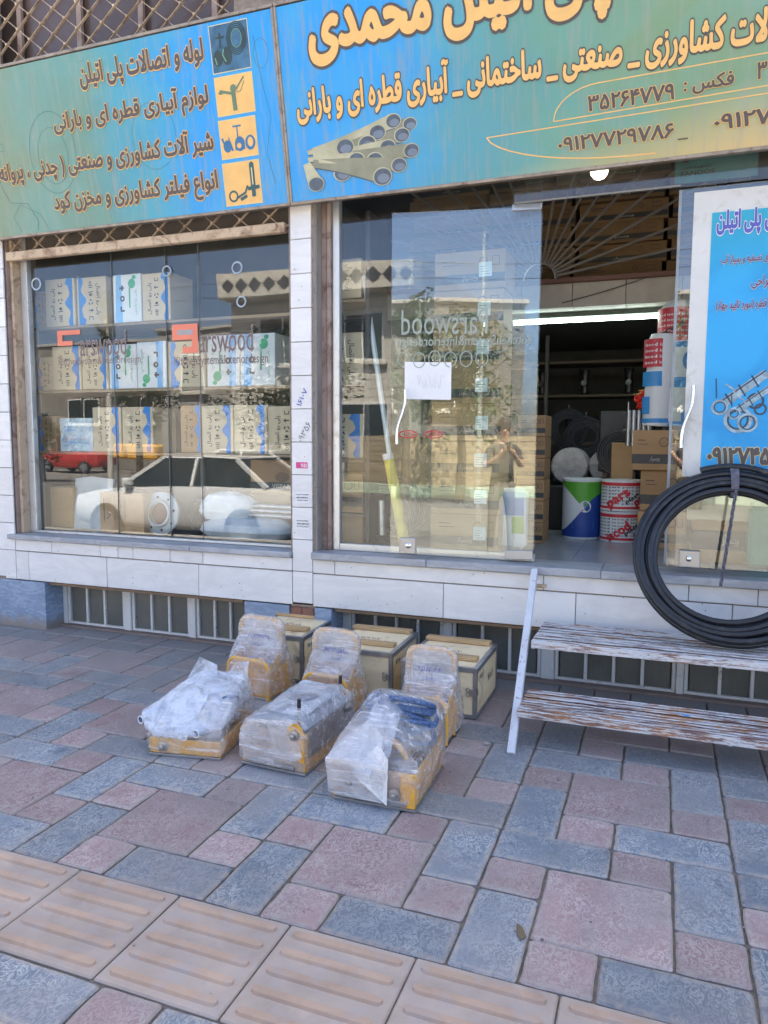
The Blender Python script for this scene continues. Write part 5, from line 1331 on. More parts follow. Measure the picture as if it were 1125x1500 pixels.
# cartons at the right of the doorway
for k, (x_, z_, w_, h_, y_, lb, gr) in enumerate(((-.19, 1.295, .29, .275, 1.02, 'upper brown banded carton right of the doorway, under the tall blue roll', None), (-.14, .748, .32, .26, 1.05, 'lowest brown carton with black band behind the red tins', None),
                                     (-.13, 1.012, .30, .28, 1.06, 'middle brown carton with black band behind the red tins', None), (-.36, 1.15, .16, .33, 1.55, 'plain brown carton standing left of the banded cartons', None))):
    carton(lb, x_, z_, w_, h_, .3, y_, 'band' if k < 3 else 'kraft', rz=-.03)
carton('brown carton under the plain one behind the red tins', -.36, .75, .18, .395, .3, 1.6, 'kraft')
t = thing('tall_roll', 'tall roll wrapped in blue, white and red print standing on cartons inside the right door', 'roll', (.075, 1.2, 1.60))
r_ = .135
mb = MB(); mb.lathe([(r_*.95, 0), (r_, .01), (r_, .78), (r_*.96, .80), (r_*.5, .86), (r_*.3, .865)], 32); mb.build('wrapping', WHITEC, t, smooth=True)
mb = MB()
for a0, a1, z0, z1 in ((-1.5, -.55, 0, .26), (-1.5, 1.4, .26, .33), (-1.5, -.8, .33, .52), (-1.5, 1.4, .53, .57), (.3, 1.2, .02, .10), (-1.5, 1.4, 0, .03)): curved_patch(mb, r_, 0, 0, lambda a: z0, lambda a: z1, a0, a1, .001)
mb.build('blue_print', M('roll_blue', (.05, .30, .66), .4), t)
mb = MB(); curved_patch(mb, r_, 0, 0, lambda a: .575, lambda a: .80, -1.5, 1.4, .001); mb.build('red_print', M('roll_red', (.55, .04, .06), .4, vs=20, var=.2), t)
gg = drumbend(r_, 0, 0)(0)
for q in range(5): letter('small_lettering', 'iscod iscod iscod iscod', None, -.17, .60+.036*q, .36, .018, .003, PAPER, t, ar=False, bend=gg, res=1, bold=.03)
letter('large_lettering', 'iscod', None, -.13, .66, .16, .045, .005, INK, t, ar=False, bend=lambda a, b, o: gg(a, b+a*.5, o), res=2, bold=.04)
mb = MB()
for q in range(9): 
    pts = [gg(-.15, .05+.02*q, .0025), gg(-.09, .05+.02*q, .0025), gg(-.09, .058+.02*q, .0025), gg(-.15, .058+.02*q, .0025)]; mb.poly(pts)
mb.build('printed_lines', PAPER, t); mb = MB()
for i in range(14): a, b = 2*pi*i/18, 2*pi*(i+1)/18; mb.poly([gg(.09+.03*cos(a), .44+.045*sin(a), .0025), gg(.09+.055*cos(a), .44+.07*sin(a), .0025), gg(.09+.055*cos(b), .44+.07*sin(b), .0025), gg(.09+.03*cos(b), .44+.045*sin(b), .0025)])
mb.build('round_mark', BLUEPR, t)
t = thing('short_roll', 'shorter roll with red and white print leaning against the tall blue roll', 'roll', (-.045, 1.13, 1.60), 0)
mb = MB(); mb.lathe([(.09, 0), (.095, .01), (.095, .60), (.085, .625), (.04, .63)], 28, Matrix.Rotation(.05, 4, 'Y')); mb.build('wrapping', WHITEC, t, smooth=True)
g2_ = drumbend(.097, 0, 0)(0)
mb = MB(); curved_patch(mb, .097, 0, 0, lambda a: .40, lambda a: .59, -1.5, 1.5, .001); mb.build('red_print', MATS['roll_red'], t); mb = MB(); curved_patch(mb, .097, 0, 0, lambda a: .27, lambda a: .37, -1.5, 1.5, .001); curved_patch(mb, .097, 0, 0, lambda a: .02, lambda a: .05, -1.5, 1.5, .001); curved_patch(mb, .097, 0, 0, lambda a: .08, lambda a: .2, -1.5, -.5, .001); mb.build('blue_print', MATS['roll_blue'], t)
for q in range(4): letter('small_lettering', 'iscod iscod', None, -.10, .42+.04*q, .2, .022, .003, PAPER, t, ar=False, bend=g2_, res=1, bold=.03)
# goods behind the right door leaf
carton('wide brown carton with dark band behind the door lock at the right', .20, .75, .42, .50, .4, .52, 'band')
carton('wide brown carton above, behind the right door glass', .22, 1.255, .55, .28, .4, .54, 'band')
bx('pale_slab', M('pale_wood_slab', (.60, .50, .33), .6, vs=3, stretch=(1, 1, 5)), None, .16, .62, .44, .50, 1.02, 1.24, .004, label='pale wooden slab lying across the carton behind the coil', category='board')
t = thing('green_bag', 'green printed bag with white Persian letters behind the coil', 'bag', (.50, .40, .755))
bx('bag_body', M('bag_green', (.09, .30, .20), .45, vs=5, var=.15, bump=.3, bs=12), t, 0, .55, 0, .2, 0, .36, .02)
bx('bag_top', M('bag_pale', (.50, .46, .34), .45, vs=5), t, .0, .55, .005, .19, .362, .50, .02)
pl = Plane((0, -.001, 0), (1, 0, 0), (0, 0, 1))
letter('lettering', 'کران', pl, .10, .26, .30, .13, .001, PAPER, t, bold=.03); letter('lettering', 'ورزان', pl, .12, .205, .22, .05, .001, PAPER, t, bold=.02); letter('lettering', 'www.', pl, .14, .085, .10, .022, .001, PAPER, t, ar=False, bold=.02)
mb = MB()
for q in range(9): pl.stroke(mb, [(.13+.014*q, .13), (.13+.014*q, .18)], .007, .001)
mb.build('printed_bars', PAPER, t); mb = MB(); scribble(mb, pl, .13, .05, .2, .018, R, .004, .001, 10); mb.build('fine_print', PAPER, t)
# brown cartons on the mezzanine behind the fan grille
mz = [('%s cartons' % a) for a in ('x',)]
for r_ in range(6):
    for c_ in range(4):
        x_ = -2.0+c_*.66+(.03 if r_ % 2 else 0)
        carton('dim brown carton above the beam, row %s from the bottom, column %s from the left' % (['one', 'two', 'three', 'four', 'five', 'six'][r_], ['one', 'two', 'three', 'four'][c_]), x_, 2.66+r_*.152, .63 if c_ != 3 else .5, .148, .35, 1.5+R.uniform(0, .04), 'band', group='cartons stored above the beam', mat=M('shaded_kraft_cardboard', (.20, .12, .055), .8, rnd=.15))  # ordinary kraft board, with the dimness above the beam painted into its colour
bx('dark_post', DARK, None, .36, .5, 1.45, 1.6, 2.65, 3.6, .003, label='dark post among the cartons above the beam', category='post')
MB().box(-2.5, 2.6, 1.24, 5.2, 2.6, 2.655).build('mezzanine_floor', INTW, kind='structure')
# dark racks at the back
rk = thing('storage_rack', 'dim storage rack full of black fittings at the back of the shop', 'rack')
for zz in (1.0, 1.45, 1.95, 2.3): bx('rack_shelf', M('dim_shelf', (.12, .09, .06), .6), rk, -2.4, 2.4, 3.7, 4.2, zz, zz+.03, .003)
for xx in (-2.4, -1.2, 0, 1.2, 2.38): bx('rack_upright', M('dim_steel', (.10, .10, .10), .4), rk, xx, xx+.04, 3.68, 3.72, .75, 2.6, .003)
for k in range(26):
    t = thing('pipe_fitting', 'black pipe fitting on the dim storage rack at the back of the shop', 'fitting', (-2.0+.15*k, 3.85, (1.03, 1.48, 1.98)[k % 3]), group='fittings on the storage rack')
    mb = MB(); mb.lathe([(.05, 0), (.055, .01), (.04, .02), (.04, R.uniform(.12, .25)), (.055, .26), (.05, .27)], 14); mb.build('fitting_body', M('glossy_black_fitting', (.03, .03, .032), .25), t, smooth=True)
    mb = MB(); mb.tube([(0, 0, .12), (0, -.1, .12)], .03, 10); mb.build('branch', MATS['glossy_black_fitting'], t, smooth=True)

# ------------------------------------------------------------------ stepped bench
bn = thing('step_bench', 'two tier slatted metal step bench with peeling white paint leaning on the sill', 'bench')
for xx in (-.645, 1.30):
    d_ = 1 if xx < 0 else -1
    a, b = Vector((xx+.025*d_, -1.0, 0)), Vector((xx-.03*d_, -.055, .735))
    MB().bar(a, b, .038, .030, (0, 1, 0), .003).build('leg', LEGP, bn)
RUSTS = M('bare_rusty_steel', (.13, .07, .05), .8, vs=12, var=.4, world=True)
PEEL2 = peel_mat('rusty_peeling_paint', .475, (.50, .22, .07))
def tread(z, y0, y1, x0, x1, PEEL):
    n = 8; p = (y1-y0)/n
    for i in range(n):
        yy = y0+p*(i+.5)
        zt = z+R.uniform(-.003, .003); mb = MB(); mb.box(x0, x1, yy-p*.29, yy+p*.29, zt-.006, zt, .0025); mb.k = 1; mb.box(x0+.001, x1-.001, yy-p*.27, yy+p*.27, zt-.026, zt-.0062, 0); mb.build('slat', [PEEL, RUSTS], bn)
    for xx in (x0+.0, (x0+x1)/2, x1-.02): bx('cross_bar', PEEL, bn, xx, xx+.02, y0-.002, y1+.002, z-.045, z-.0185, .002)
    bx('front_angle', PEEL, bn, x0, x1, y0-.012, y0-.004, z-.038, z+.002, .002); bx('rear_angle', PEEL, bn, x0, x1, y1+.004, y1+.012, z-.038, z+.002, .002)
tread(.445, -.555, -.135, -.605, 1.27, PEEL); tread(.185, -.88, -.585, -.615, 1.27, PEEL2)
for z_, y_ in ((.60, -.18), (.60, -.17)): pass
bx('wall_bolt', RUSTY, bn, -.70, -.61, -.035, -.012, .625, .645, .002)

# ------------------------------------------------------------------ coil of black pipe on the bench
cc = thing('pipe_coil', 'large coil of thick black polyethylene pipe leaning on the glass door and the bench', 'coil')
C0 = Vector((.352, -.235, .905)); cu = Vector((1, 0, 0)); cvv = Vector((.0, .36, .93)).normalized(); cn = cu.cross(cvv)
rg = random.Random(31); turn_r = .0160
for ly in range(3):
    for q in range(4 if ly != 1 else 4):
        rr = .358+q*.0315+(.016 if ly == 1 else 0); ax = (ly-1)*.030; ph = rg.uniform(0, 6); e = rg.uniform(-.009, .009)
        pts = [C0+cu*((rr+.006*sin(2*a_+ph))*cos(a_)+e)+cvv*(rr+.006*sin(2*a_+ph))*sin(a_)*.985+cn*(ax+.006*sin(a_+ph)) for a_ in [2*pi*i/72 for i in range(72)]]
        mb = MB(); mb.tube(pts, turn_r, 10, True); mb.build('turn', BLACKPIPE, cc, smooth=True)
a1 = 1.45
mb = MB(); mb.tube([C0+cu*(.475*cos(a_))+cvv*(.475*sin(a_))+cn*.045 for a_ in [1.9-.05*i for i in range(18)]], [.0165]*18, 10); mb.build('loose_end', BLACKPIPE, cc, smooth=True)
CORD = M('grey_twisted_cord', (.13, .13, .16), .8, vs=60, var=.5, bump=.6, bs=150)
mb = MB()
for k in range(7):
    th = a1+.05+.012*k; rc = .408; pts = []
    for i in range(14):
        b_ = 2*pi*i/14; pts.append(C0+(cu*cos(th+.01*sin(b_*2))+cvv*sin(th))*(rc+.088*cos(b_))+cn*(.062*sin(b_)))
    mb.tube(pts, .006, 6, True)
mb.build('binding', CORD, cc, smooth=True)
base_ = C0+(cu*cos(a1+.06)+cvv*sin(a1+.06))*.33+cn*.03
mb = MB()
for s_ in (0, 1, 2):
    pts = [base_+Vector((.006*cos(i*.9+s_*2.1)-.002*i, -.012+.006*sin(i*.9+s_*2.1), -.0205*i+.02)) for i in range(26)]
    mb.tube(pts, .0042, 5)
mb.build('hanging_cord', CORD, cc, smooth=True)

# ------------------------------------------------------------------ plywood crates
def crate(label, x0, y0, w_, d_, h_, rz):
    t = thing('plywood_crate', label, 'crate', (x0, y0, 0), rz, 'plywood crates with steel edges by the wall')
    bx('side_panel', PLY, t, .004, w_-.004, .004, .016, .012, h_-.004, .001)
    bx('side_panel', PLY, t, .004, w_-.004, d_-.016, d_-.004, .012, h_-.004, .001)
    bx('side_panel', PLY, t, .004, .016, .0165, d_-.0165, .012, h_-.004, .001); bx('side_panel', PLY, t, w_-.016, w_-.004, .0165, d_-.0165, .012, h_-.004, .001)
    bx('lid', PLY, t, .004, w_-.004, .004, d_-.004, h_-.0035, h_+.006, .001)
    bx('bottom_panel', DARK, t, .01, w_-.01, .01, d_-.01, .0, .012, 0)
    e = .020
    for a in (0, w_-e):
        for b in (0, d_-e): bx('edge_strip', GALV, t, a+(.0 if a == 0 else 0), a+e, b, b+e, .004, h_-.006, .001) if 0 else None
    for (xa, sx) in ((0, 1), (w_, -1)):
        for (ya, sy) in ((0, 1), (d_, -1)):
            mb = MB()
            mb.box(min(xa, xa+sx*.022), max(xa, xa+sx*.022), min(ya, ya+sy*.003), max(ya, ya+sy*.003), .006, h_+.002)
            mb.box(min(xa, xa+sx*.003), max(xa, xa+sx*.003), min(ya+sy*.0032, ya+sy*.022), max(ya+sy*.0032, ya+sy*.022), .006, h_+.002)
            mb.build('corner_strip', GALV, t)
    for zt in (0, 1):
        mb = MB(); z_ = h_ if zt else .006
        for yy in (0, d_): 
            s = 1 if yy == 0 else -1
            mb.box(.0, w_, min(yy-.0015*s, yy+.002*s), max(yy-.0015*s, yy+.002*s), z_-.018 if zt else z_, z_+.008 if zt else z_+.02)
            if zt: mb.box(.0, w_, min(yy, yy+.022*s), max(yy, yy+.022*s), z_+.0065, z_+.0085)
        for xx in (0, w_):
            s = 1 if xx == 0 else -1
            mb.box(min(xx-.0015*s, xx+.002*s), max(xx-.0015*s, xx+.002*s), .0022, d_-.0022, z_-.018 if zt else z_, z_+.008 if zt else z_+.02)
            if zt: mb.box(min(xx, xx+.022*s), max(xx, xx+.022*s), .0222, d_-.0222, z_+.0065, z_+.0085)
        mb.build('edge_trim', GALV, t)
    for yy in (d_*.22, d_*.86):
        for q in range(2): bx('batten', BATTEN, t, .004, w_-.03, yy+.033*q, yy+.031+.033*q, h_+.0087, h_+.030+R.uniform(-.002, .002), .003)
    # latch shaped like a figure eight at the right of the front
    mb = MB(); lx, lz = w_-.045, h_*.55; lp = Plane((0, -.003, 0), (1, 0, 0), (0, 0, 1))
    for q in (-.013, .013): mb.tube([lp.P(lx+.011*cos(i*pi/6), lz+q+.011*sin(i*pi/6), .004) for i in range(12)], .0028, 6, True)
    mb.box(lx+.011, lx+.03, -.008, -.003, lz-.018, lz+.018, .001); mb.box(w_+.0016, w_+.004, .0, .02, lz-.016, lz+.016, .0005)
    mb.build('latch', STEEL, t)
    mb = MB(); tp = Plane((0, 0, h_+.0062), (1, 0, 0), (0, 1, 0)); scribble(mb, tp, w_*.2, d_*.5, w_*.4, .05, R, .004, .0008, 5); scribble(mb, tp, w_*.3, d_*.42, w_*.25, .04, R, .004, .0008, 4)
    rp = Plane((w_-.0038, 0, 0), (0, 1, 0), (0, 0, 1)); scribble(mb, rp, d_*.15, h_*.72, .08, .03, R, .004, .0008, 3); scribble(mb, rp, d_*.55, h_*.45, .12, .05, R, .003, .0008, 4)
    mb.build('marker_writing', M('black_marker', (.10, .09, .08), .6), t)
    return t
crate('left plywood crate, behind the leftmost yellow stand by the pillar foot', -2.425, -.46, .42, .52, .285, radians(1.5))
crate('middle plywood crate between the second and third yellow stands', -1.80, -.58, .42, .50, .285, radians(1))
crate('right plywood crate behind the rightmost yellow stand', -1.305, -.64, .43, .52, .275, radians(0))

def hull_film(name, mat, parent, pts, seed=0, amp=.004, freq=22, smooth=3, tgt=.016, open_z=None):
    """film pulled taut over a set of points: convex hull, subdivided, slightly creased"""
    b = bmesh.new()
    for p in pts: b.verts.new(p)
    r = bmesh.ops.convex_hull(b, input=b.verts); bmesh.ops.delete(b, geom=list({g for g in r['geom_interior'] if isinstance(g, bmesh.types.BMVert)}), context='VERTS')
    if open_z is not None: bmesh.ops.delete(b, geom=[f for f in b.faces if all(v.co.z < open_z for v in f.verts)], context='FACES')
    for _ in range(6):
        L_ = [e for e in b.edges if e.calc_length() > tgt*1.6]
        if not L_: break
        bmesh.ops.subdivide_edges(b, edges=L_, cuts=1); bmesh.ops.triangulate(b, faces=b.faces)
    for _ in range(smooth): bmesh.ops.smooth_vert(b, verts=[v for v in b.verts if not v.is_boundary], factor=.5, use_axis_x=True, use_axis_y=True, use_axis_z=True)
    b.normal_update(); rg = random.Random(seed); ax = Vector((rg.uniform(-1, 1), rg.uniform(-1, 1), rg.uniform(-1, 1))).normalized()
    for v in b.verts:
        p = v.co; q = p-ax*p.dot(ax)*.8
        n1 = 1-abs(mn.noise(q*freq+Vector((seed*3, 0, 0))))*2.4; n2 = mn.noise(p*freq*.35+Vector((0, seed*5, 1)))
        v.co += v.normal*amp*(n1*.6+n2*1.4)
    me = bpy.data.meshes.new(name); b.to_mesh(me); b.free(); me.materials.append(mat); me.shade_smooth(); me.set_sharp_from_angle(angle=radians(40))
    o = bpy.data.objects.new(name, me); COL.objects.link(o); o.parent = parent; return o
# ------------------------------------------------------------------ yellow stands in stretch film
def hoop(w_, h_, y, r=.055, x0=0):
    pts = [(x0, y, 0)]; 
    for i in range(7): a = pi-i*pi/12; pts.append((x0+r+r*cos(a), y, h_-r+r*sin(a)))
    for i in range(7): a = pi/2-i*pi/12; pts.append((x0+w_-r+r*cos(a), y, h_-r+r*sin(a)))
    pts.append((x0+w_, y, 0)); return pts
def stand(label, x0, y0, rz, w_=.25, h1=.225, h2=.44, dy=.14, sheet=YELLOW2, seed=1):
    t = thing('yellow_stand', label, 'stand', (x0, y0, 0), rz, 'film wrapped yellow stands')
    for (y, h_, xo, ww) in ((0, h1, 0, w_), (dy, h2, .0, w_)):
        mb = MB(); mb.tube(hoop(ww, h_, y, x0=xo), .0115, 10); mb.build('tube_hoop', YELLOW, t, smooth=True)
    def sheetp(y, h_, th, z0=.01, nm='sheet', mt=sheet):
        pts = [(p[0]*(w_-.02)/w_+.01, y, max(z0, p[2]-.012)) for p in hoop(w_, h_, y)]; mb = MB(); mb.prism(pts, (0, th, 0)); return mb.build(nm, mt, t)
    sheetp(.006, h1, .004); sheetp(dy+.006, h2*.60, .004, nm='rear_sheet', mt=YELLOW2)
    for xx in (.0, w_-.004):
        mb = MB(); mb.prism([(xx, .012, .01), (xx, dy+.12, .01), (xx, dy+.10, .12), (xx, dy+.02, h2*.62), (xx, .012, h1*.8)], (.004, 0, 0)); mb.build('side_plate', YELLOW, t)
    bx('base_plate', STEEL, t, -.004, w_+.004, -.006, dy+.12, 0, .012, .002)
    for q in range(2):
        mb = MB(); Mx = Matrix.Translation((w_*.3+q*.1, dy*.5, .0)); mb.lathe([(.03, .013), (.03, .15+.03*q), (.02, .17+.03*q), (.012, .19+.03*q)], 14, Mx); mb.build('tool_holder', YELLOW, t, smooth=True)
    e_ = .016
    hp = [p for p in hoop(w_, h2, dy) if p[2] > .01]
    top = [(w_/2+(x_-w_/2)*(1+2*e_/w_), y_+s_*.015, z_+(.010 if z_ > h2*.8 else 0)) for x_, y_, z_ in hp for s_ in (-1, 1)]+[(x_, dy+s_*.018, h2*.42) for x_ in (-e_, w_+e_) for s_ in (-1, 1)]
    hull_film('stretch_film', FILM, t, top, seed, .0028, 40, 2, .012)
    hull_film('stretch_film', FILM, t, top, seed+9, .0035, 34, 2, .014).scale = (1.006, 1.05, 1.006)
    low = [(x_, -.014, z_) for x_, z_ in ((-.012, .03), (w_+.012, .03), (-.010, h1*.8), (w_+.010, h1*.8), (.04, h1+.008), (w_-.04, h1+.008))]+[(-.03, dy+.13, .02), (w_+.03, dy+.13, .02), (-e_, dy+.03, h2*.80), (w_+e_, dy+.03, h2*.80), (-e_, dy-.014, h2*.70), (w_+e_, dy-.014, h2*.70), (w_+.03, dy+.09, .16), (-.03, dy+.09, .16)]
    hull_film('draped_film', FILM3, t, low, seed+3, .007, 16, 3, .016, .035)
    # handwriting on the film
    mb = MB(); pl = Plane((0, dy-.024, 0), (1, 0, 0), (0, 0, 1)); rg = random.Random(seed)
    scribble(mb, pl, w_*.22, h2*.72, w_*.5, .034, rg, .0026, .0, 5); scribble(mb, pl, w_*.30, h2*.62, w_*.36, .026, rg, .0026, .0, 4); mb.build('pen_writing', PENINK, t)
    # loose strands of film
    mb = MB()
    for q in range(6):
        a = Vector((rg.uniform(0, w_), -.015, rg.uniform(.02, h1))); b = Vector((rg.uniform(0, w_), dy-.03, rg.uniform(h1, h2*.8)))
        mb.tube([a, (a+b)/2+Vector((0, -.012, 0)), b], [.0022, .0012, .0022], 4)
    mb.build('film_strand', FILM, t)
    return t
stand('left yellow tube stand wrapped in clear film in front of the left crate', -2.335, -.76, radians(-4), w_=.275, seed=2)
stand('middle yellow tube stand wrapped in clear film between two crates', -1.785, -.87, radians(-2), seed=3)
stand('right yellow tube stand with film round its top, nearest the bench', -1.178, -1.01, radians(0), w_=.238, seed=4)

# ------------------------------------------------------------------ yellow welding units wrapped in plastic
HOSE = M('blue_black_hose', (.06, .12, .26), .4, vs=90, var=.6, bump=.5, bs=150, dirt=((.45, .52, .62), .30, 110))
def hoses(par, cx_, cy_, z0, R0, n, seed, rise=.08):
    rg = random.Random(seed)
    for k in range(n):
        mb = MB(); rr = R0*rg.uniform(.55, 1); tz = z0+rise*k/n; ti, tj = rg.uniform(-.35, .35), rg.uniform(-.5, .3); ox, oy = rg.uniform(-.02, .02), rg.uniform(-.02, .02)
        pts = [Vector((cx_+ox+rr*cos(a), cy_+oy+rr*.8*sin(a), tz+rr*(ti*cos(a)+tj*sin(a))+.03)) for a in [2*pi*i/26 for i in range(26)]]
        mb.tube(pts, .0115, 8, True); mb.build('hose', HOSE, par, smooth=True)
def clampset(par, w_, d_, z0):
    for q in range(2):
        mb = MB(); yy = d_*(.3+.35*q); mb.tube([(w_*.5+.10*cos(a), yy, z0+.0+.10*sin(a)) for a in [pi*i/12 for i in range(13)]], .014, 8); mb.build('clamp_ring', YELLOW, par, smooth=True)
    for xx in (.06, w_-.06): mb = MB(); mb.tube([(xx, .03, z0+.02), (xx, d_-.03, z0+.02)], .011, 10); mb.build('guide_rod', CHROME, par, smooth=True)
def tray(par, w_, d_, h_, mt=YELLOW, front=None):
    bx('tray_floor', STEEL, par, -.004, w_+.004, -.006, d_, .0, .012, .002)
    bx('side_wall', mt, par, 0, .01, .0, d_, .0125, h_, .002); bx('side_wall', mt, par, w_-.01, w_, .0, d_, .0125, h_, .002)
    bx('front_wall', front or mt, par, .0105, w_-.0105, .0, .01, .0125, h_, .002); bx('rear_wall', mt, par, .0105, w_-.0105, d_-.01, d_, .0125, h_, .002)
def knob(par, x, y, z):
    mb = MB(); Mx = Matrix.Translation((x, y, z)) @ Matrix.Rotation(pi/2, 4, 'X'); mb.lathe([(.024, 0), (.024, .012), (.012, .014), (.010, .028), (.004, .03)], 16, Mx); mb.build('knob', STEEL, par, smooth=True)
def crumpled_sheet(name, mat, par, corners, seed, amp=.012, n=12):
    a, b, c, d = [Vector(q) for q in corners]; vs = []
    nn = (b-a).cross(d-a).normalized()
    for i in range(n+1):
        for j in range(n+1):
            u, v = i/n, j/n; p = (a*(1-u)+b*u)*(1-v)+(d*(1-u)+c*u)*v
            k = 1-abs(mn.noise(Vector((u*4, v*4, seed))))*2; vs.append(p+nn*(k*amp+amp*1.5*mn.noise(Vector((u*1.7, v*1.7, seed+5)))))
    fs = [(i*(n+1)+j, (i+1)*(n+1)+j, (i+1)*(n+1)+j+1, i*(n+1)+j+1) for i in range(n) for j in range(n)]
    mb = MB(); mb.add(vs, fs); return mb.build(name, mat, par, smooth=True)
GRP = 'plastic wrapped yellow welding units on the pavement'
def sheet_tri(name, mat, par, pts, seed, amp=.01): return crumpled_sheet(name, mat, par, pts, seed, amp, 16)
def box_pts(w_, d_, z, e): return [(-e, -e, z), (w_+e, -e, z), (-e, d_+e, z), (w_+e, d_+e, z)]
# left unit
t = thing('wrapped_machine', 'left yellow machine tray under a pale blue plastic bag with two open hose ends', 'machine', (-2.225, -1.62, 0), radians(10), GRP)
w_, d_ = .355, .42
tray(t, w_, d_, .085); clampset(t, w_, d_, .05); hoses(t, w_*.62, d_*.60, .10, .095, 7, 5, .07)
knob(t, .07, -.001, .05)
for (x_, y_, z_, dx_) in ((-.10, .10, .125, .16), (.235, .00, .12, .10)):
    mb = MB(); mb.tube([(x_, y_, z_), (x_+dx_*.25, y_+.07, z_+.02), (x_+dx_*.6, y_+.18, z_+.05)], .017, 14, cap=False); mb.build('hose_end', M('blue_white_hose_end', (.45, .58, .75), .3), t, smooth=True)
    mb = MB(); mb.tube([(x_+.018*cos(q*pi/8)*.93, y_-.003-.018*cos(q*pi/8)*.33, z_+.018*sin(q*pi/8)) for q in range(16)], .0028, 6, True); mb.build('hose_rim', PAPER, t, smooth=True)
    mb = MB(); mb.tube([(x_-.0004, y_-.001, z_), (x_+.006, y_+.012, z_+.003)], .0155, 14); mb.build('hose_bore', M('blue_bore', (.06, .11, .22), .5), t)
hull_film('plastic_bag', BAG, t, [(-.115, .105, .10), (-.115, .115, .165), (.02, .0, .095), (.235, -.005, .105), (.24, .01, .165), (.345, .05, .12), (-.01, .30, .12), (.08, .30, .27), (.16, .34, .33), (.25, .36, .31), (.33, .38, .30), (.36, .30, .16), (.36, .40, .18), (.05, .40, .16), (.16, .12, .235)], 4, .016, 10, 3, .014)
sheet_tri('bag_flap', BAG, t, [(.05, .26, .25), (.22, .30, .27), (.20, .34, .345), (.11, .33, .385)], 3, .010)
sheet_tri('bag_flap', BAG, t, [(.22, .32, .24), (.36, .34, .24), (.35, .40, .355), (.28, .38, .35)], 7, .010)
sheet_tri('white_cloth', BAG, t, [(.02, .0, .10), (.20, -.02, .085), (.24, .14, .255), (.06, .16, .24)], 6, .014)
hull_film('stretch_film', FILM3, t, box_pts(w_, d_, .012, .004)+box_pts(w_, d_, .05, .016)+[(-.02, -.02, .10), (w_+.01, -.015, .13), (w_+.02, d_, .16), (-.01, d_, .15), (.10, .32, .30), (.34, .40, .32), (.27, .14, .20)], 12, .006, 18, 3, .016)
# middle unit
t = thing('wrapped_machine', 'middle yellow and grey machine box wrapped in clear film with two black grips on top', 'machine', (-1.765, -1.545, 0), radians(-3), GRP)
w_, d_ = .33, .52
TANF = M('machine_tan_front', (.52, .36, .24), .4, .2, vs=4)
tray(t, w_, d_, .185, YELLOW, TANF)
bx('side_cover', M('machine_grey_side', (.30, .27, .26), .45, .3, vs=4), t, w_+.001, w_+.005, .03, d_-.02, .07, .20, .002)
bx('top_cover', M('machine_grey_top', (.33, .38, .44), .4, .2), t, .01, w_-.01, .04, d_-.02, .185, .205, .01)
mb = MB(); P_ = [(w_-.085, -.006, .10), (w_-.02, -.006, .06), (w_+.0, -.006, .06), (w_+.0, -.006, .20)]+[(w_-.045+.042*cos(q*pi/8), -.006, .19+.045*sin(q*pi/8)) for q in range(9)]; mb.prism(P_, (0, .005, 0)); mb.build('front_bracket', YELLOW, t); knob(t, w_-.045, -.008, .185)
bx('front_rail', STEEL, t, .03, w_-.05, -.014, -.006, .02, .036, .002)
hoses(t, w_*.40, d_*.62, .185, .11, 5, 9, .02)
for x_, y_, z_ in ((w_-.045, .03, .30), (w_-.045, d_-.08, .285)):
    mb = MB(); mb.tube([(x_, y_, .18), (x_, y_, z_)], .008, 8); mb.build('lever_rod', CHROME, t, smooth=True)
    mb = MB(); mb.tube([(x_, y_, z_), (x_, y_, z_+.038)], [.0095, .0085], 10); mb.build('black_grip', BLACK, t, smooth=True)
knob(t, w_+.02, d_-.12, .19)
hull_film('pale_bag', BAG, t, [(.02, .14, .21), (.26, .12, .215), (.03, .50, .225), (.28, .50, .235), (.08, .42, .285), (.20, .42, .28), (.10, .22, .24), (.27, .30, .25)], 23, .008, 14, 2, .015)
hull_film('stretch_film', FILM3, t, box_pts(w_, d_, .008, .004)+[(-.012, -.014, .17), (.02, -.01, .215), (w_+.010, -.012, .20), (w_-.03, .02, .30), (w_-.06, .035, .305), (w_-.03, d_-.09, .285), (w_+.012, d_, .22), (-.01, d_, .21), (.07, .40, .27)], 21, .005, 18, 3, .016)
hull_film('film_layer', FILM, t, [(-.014, -.018, .03), (w_*.7, -.018, .02), (w_+.006, -.018, .09), (w_-.06, .0, .25), (.03, .0, .225), (-.016, -.012, .14)], 25, .003, 26, 2, .014)
# right unit
t = thing('wrapped_machine', 'right yellow machine under a blue hose bundle and white papers, nearest the camera', 'machine', (-1.232, -1.70, 0), radians(1), GRP)
w_, d_ = .355, .44
tray(t, w_, d_, .155, YELLOW, TANF); clampset(t, w_, d_, .13); hoses(t, w_*.68, d_*.62, .20, .125, 14, 15, .13); hoses(t, w_*.35, d_*.62, .22, .09, 8, 18, .12)
bx('front_bracket', YELLOW, t, w_-.06, w_+.002, -.010, -.002, .015, .16, .003); knob(t, .08, -.002, .09); knob(t, w_-.08, -.012, .07)
bx('front_rail', STEEL, t, .03, w_-.03, -.014, -.006, .02, .036, .002)
sheet_tri('white_cloth', PAPER, t, [(.09, -.012, .13), (.245, -.026, .02), (.25, -.020, .215), (.19, .03, .255)], 8, .008)
sheet_tri('white_cloth', BAG, t, [(.0, .0, .165), (.17, -.02, .12), (.21, .06, .26), (.05, .10, .235)], 4, .012)
sheet_tri('white_cloth', BAG, t, [(.06, .05, .19), (.24, .02, .20), (.24, .22, .36), (.12, .24, .37)], 5, .014)
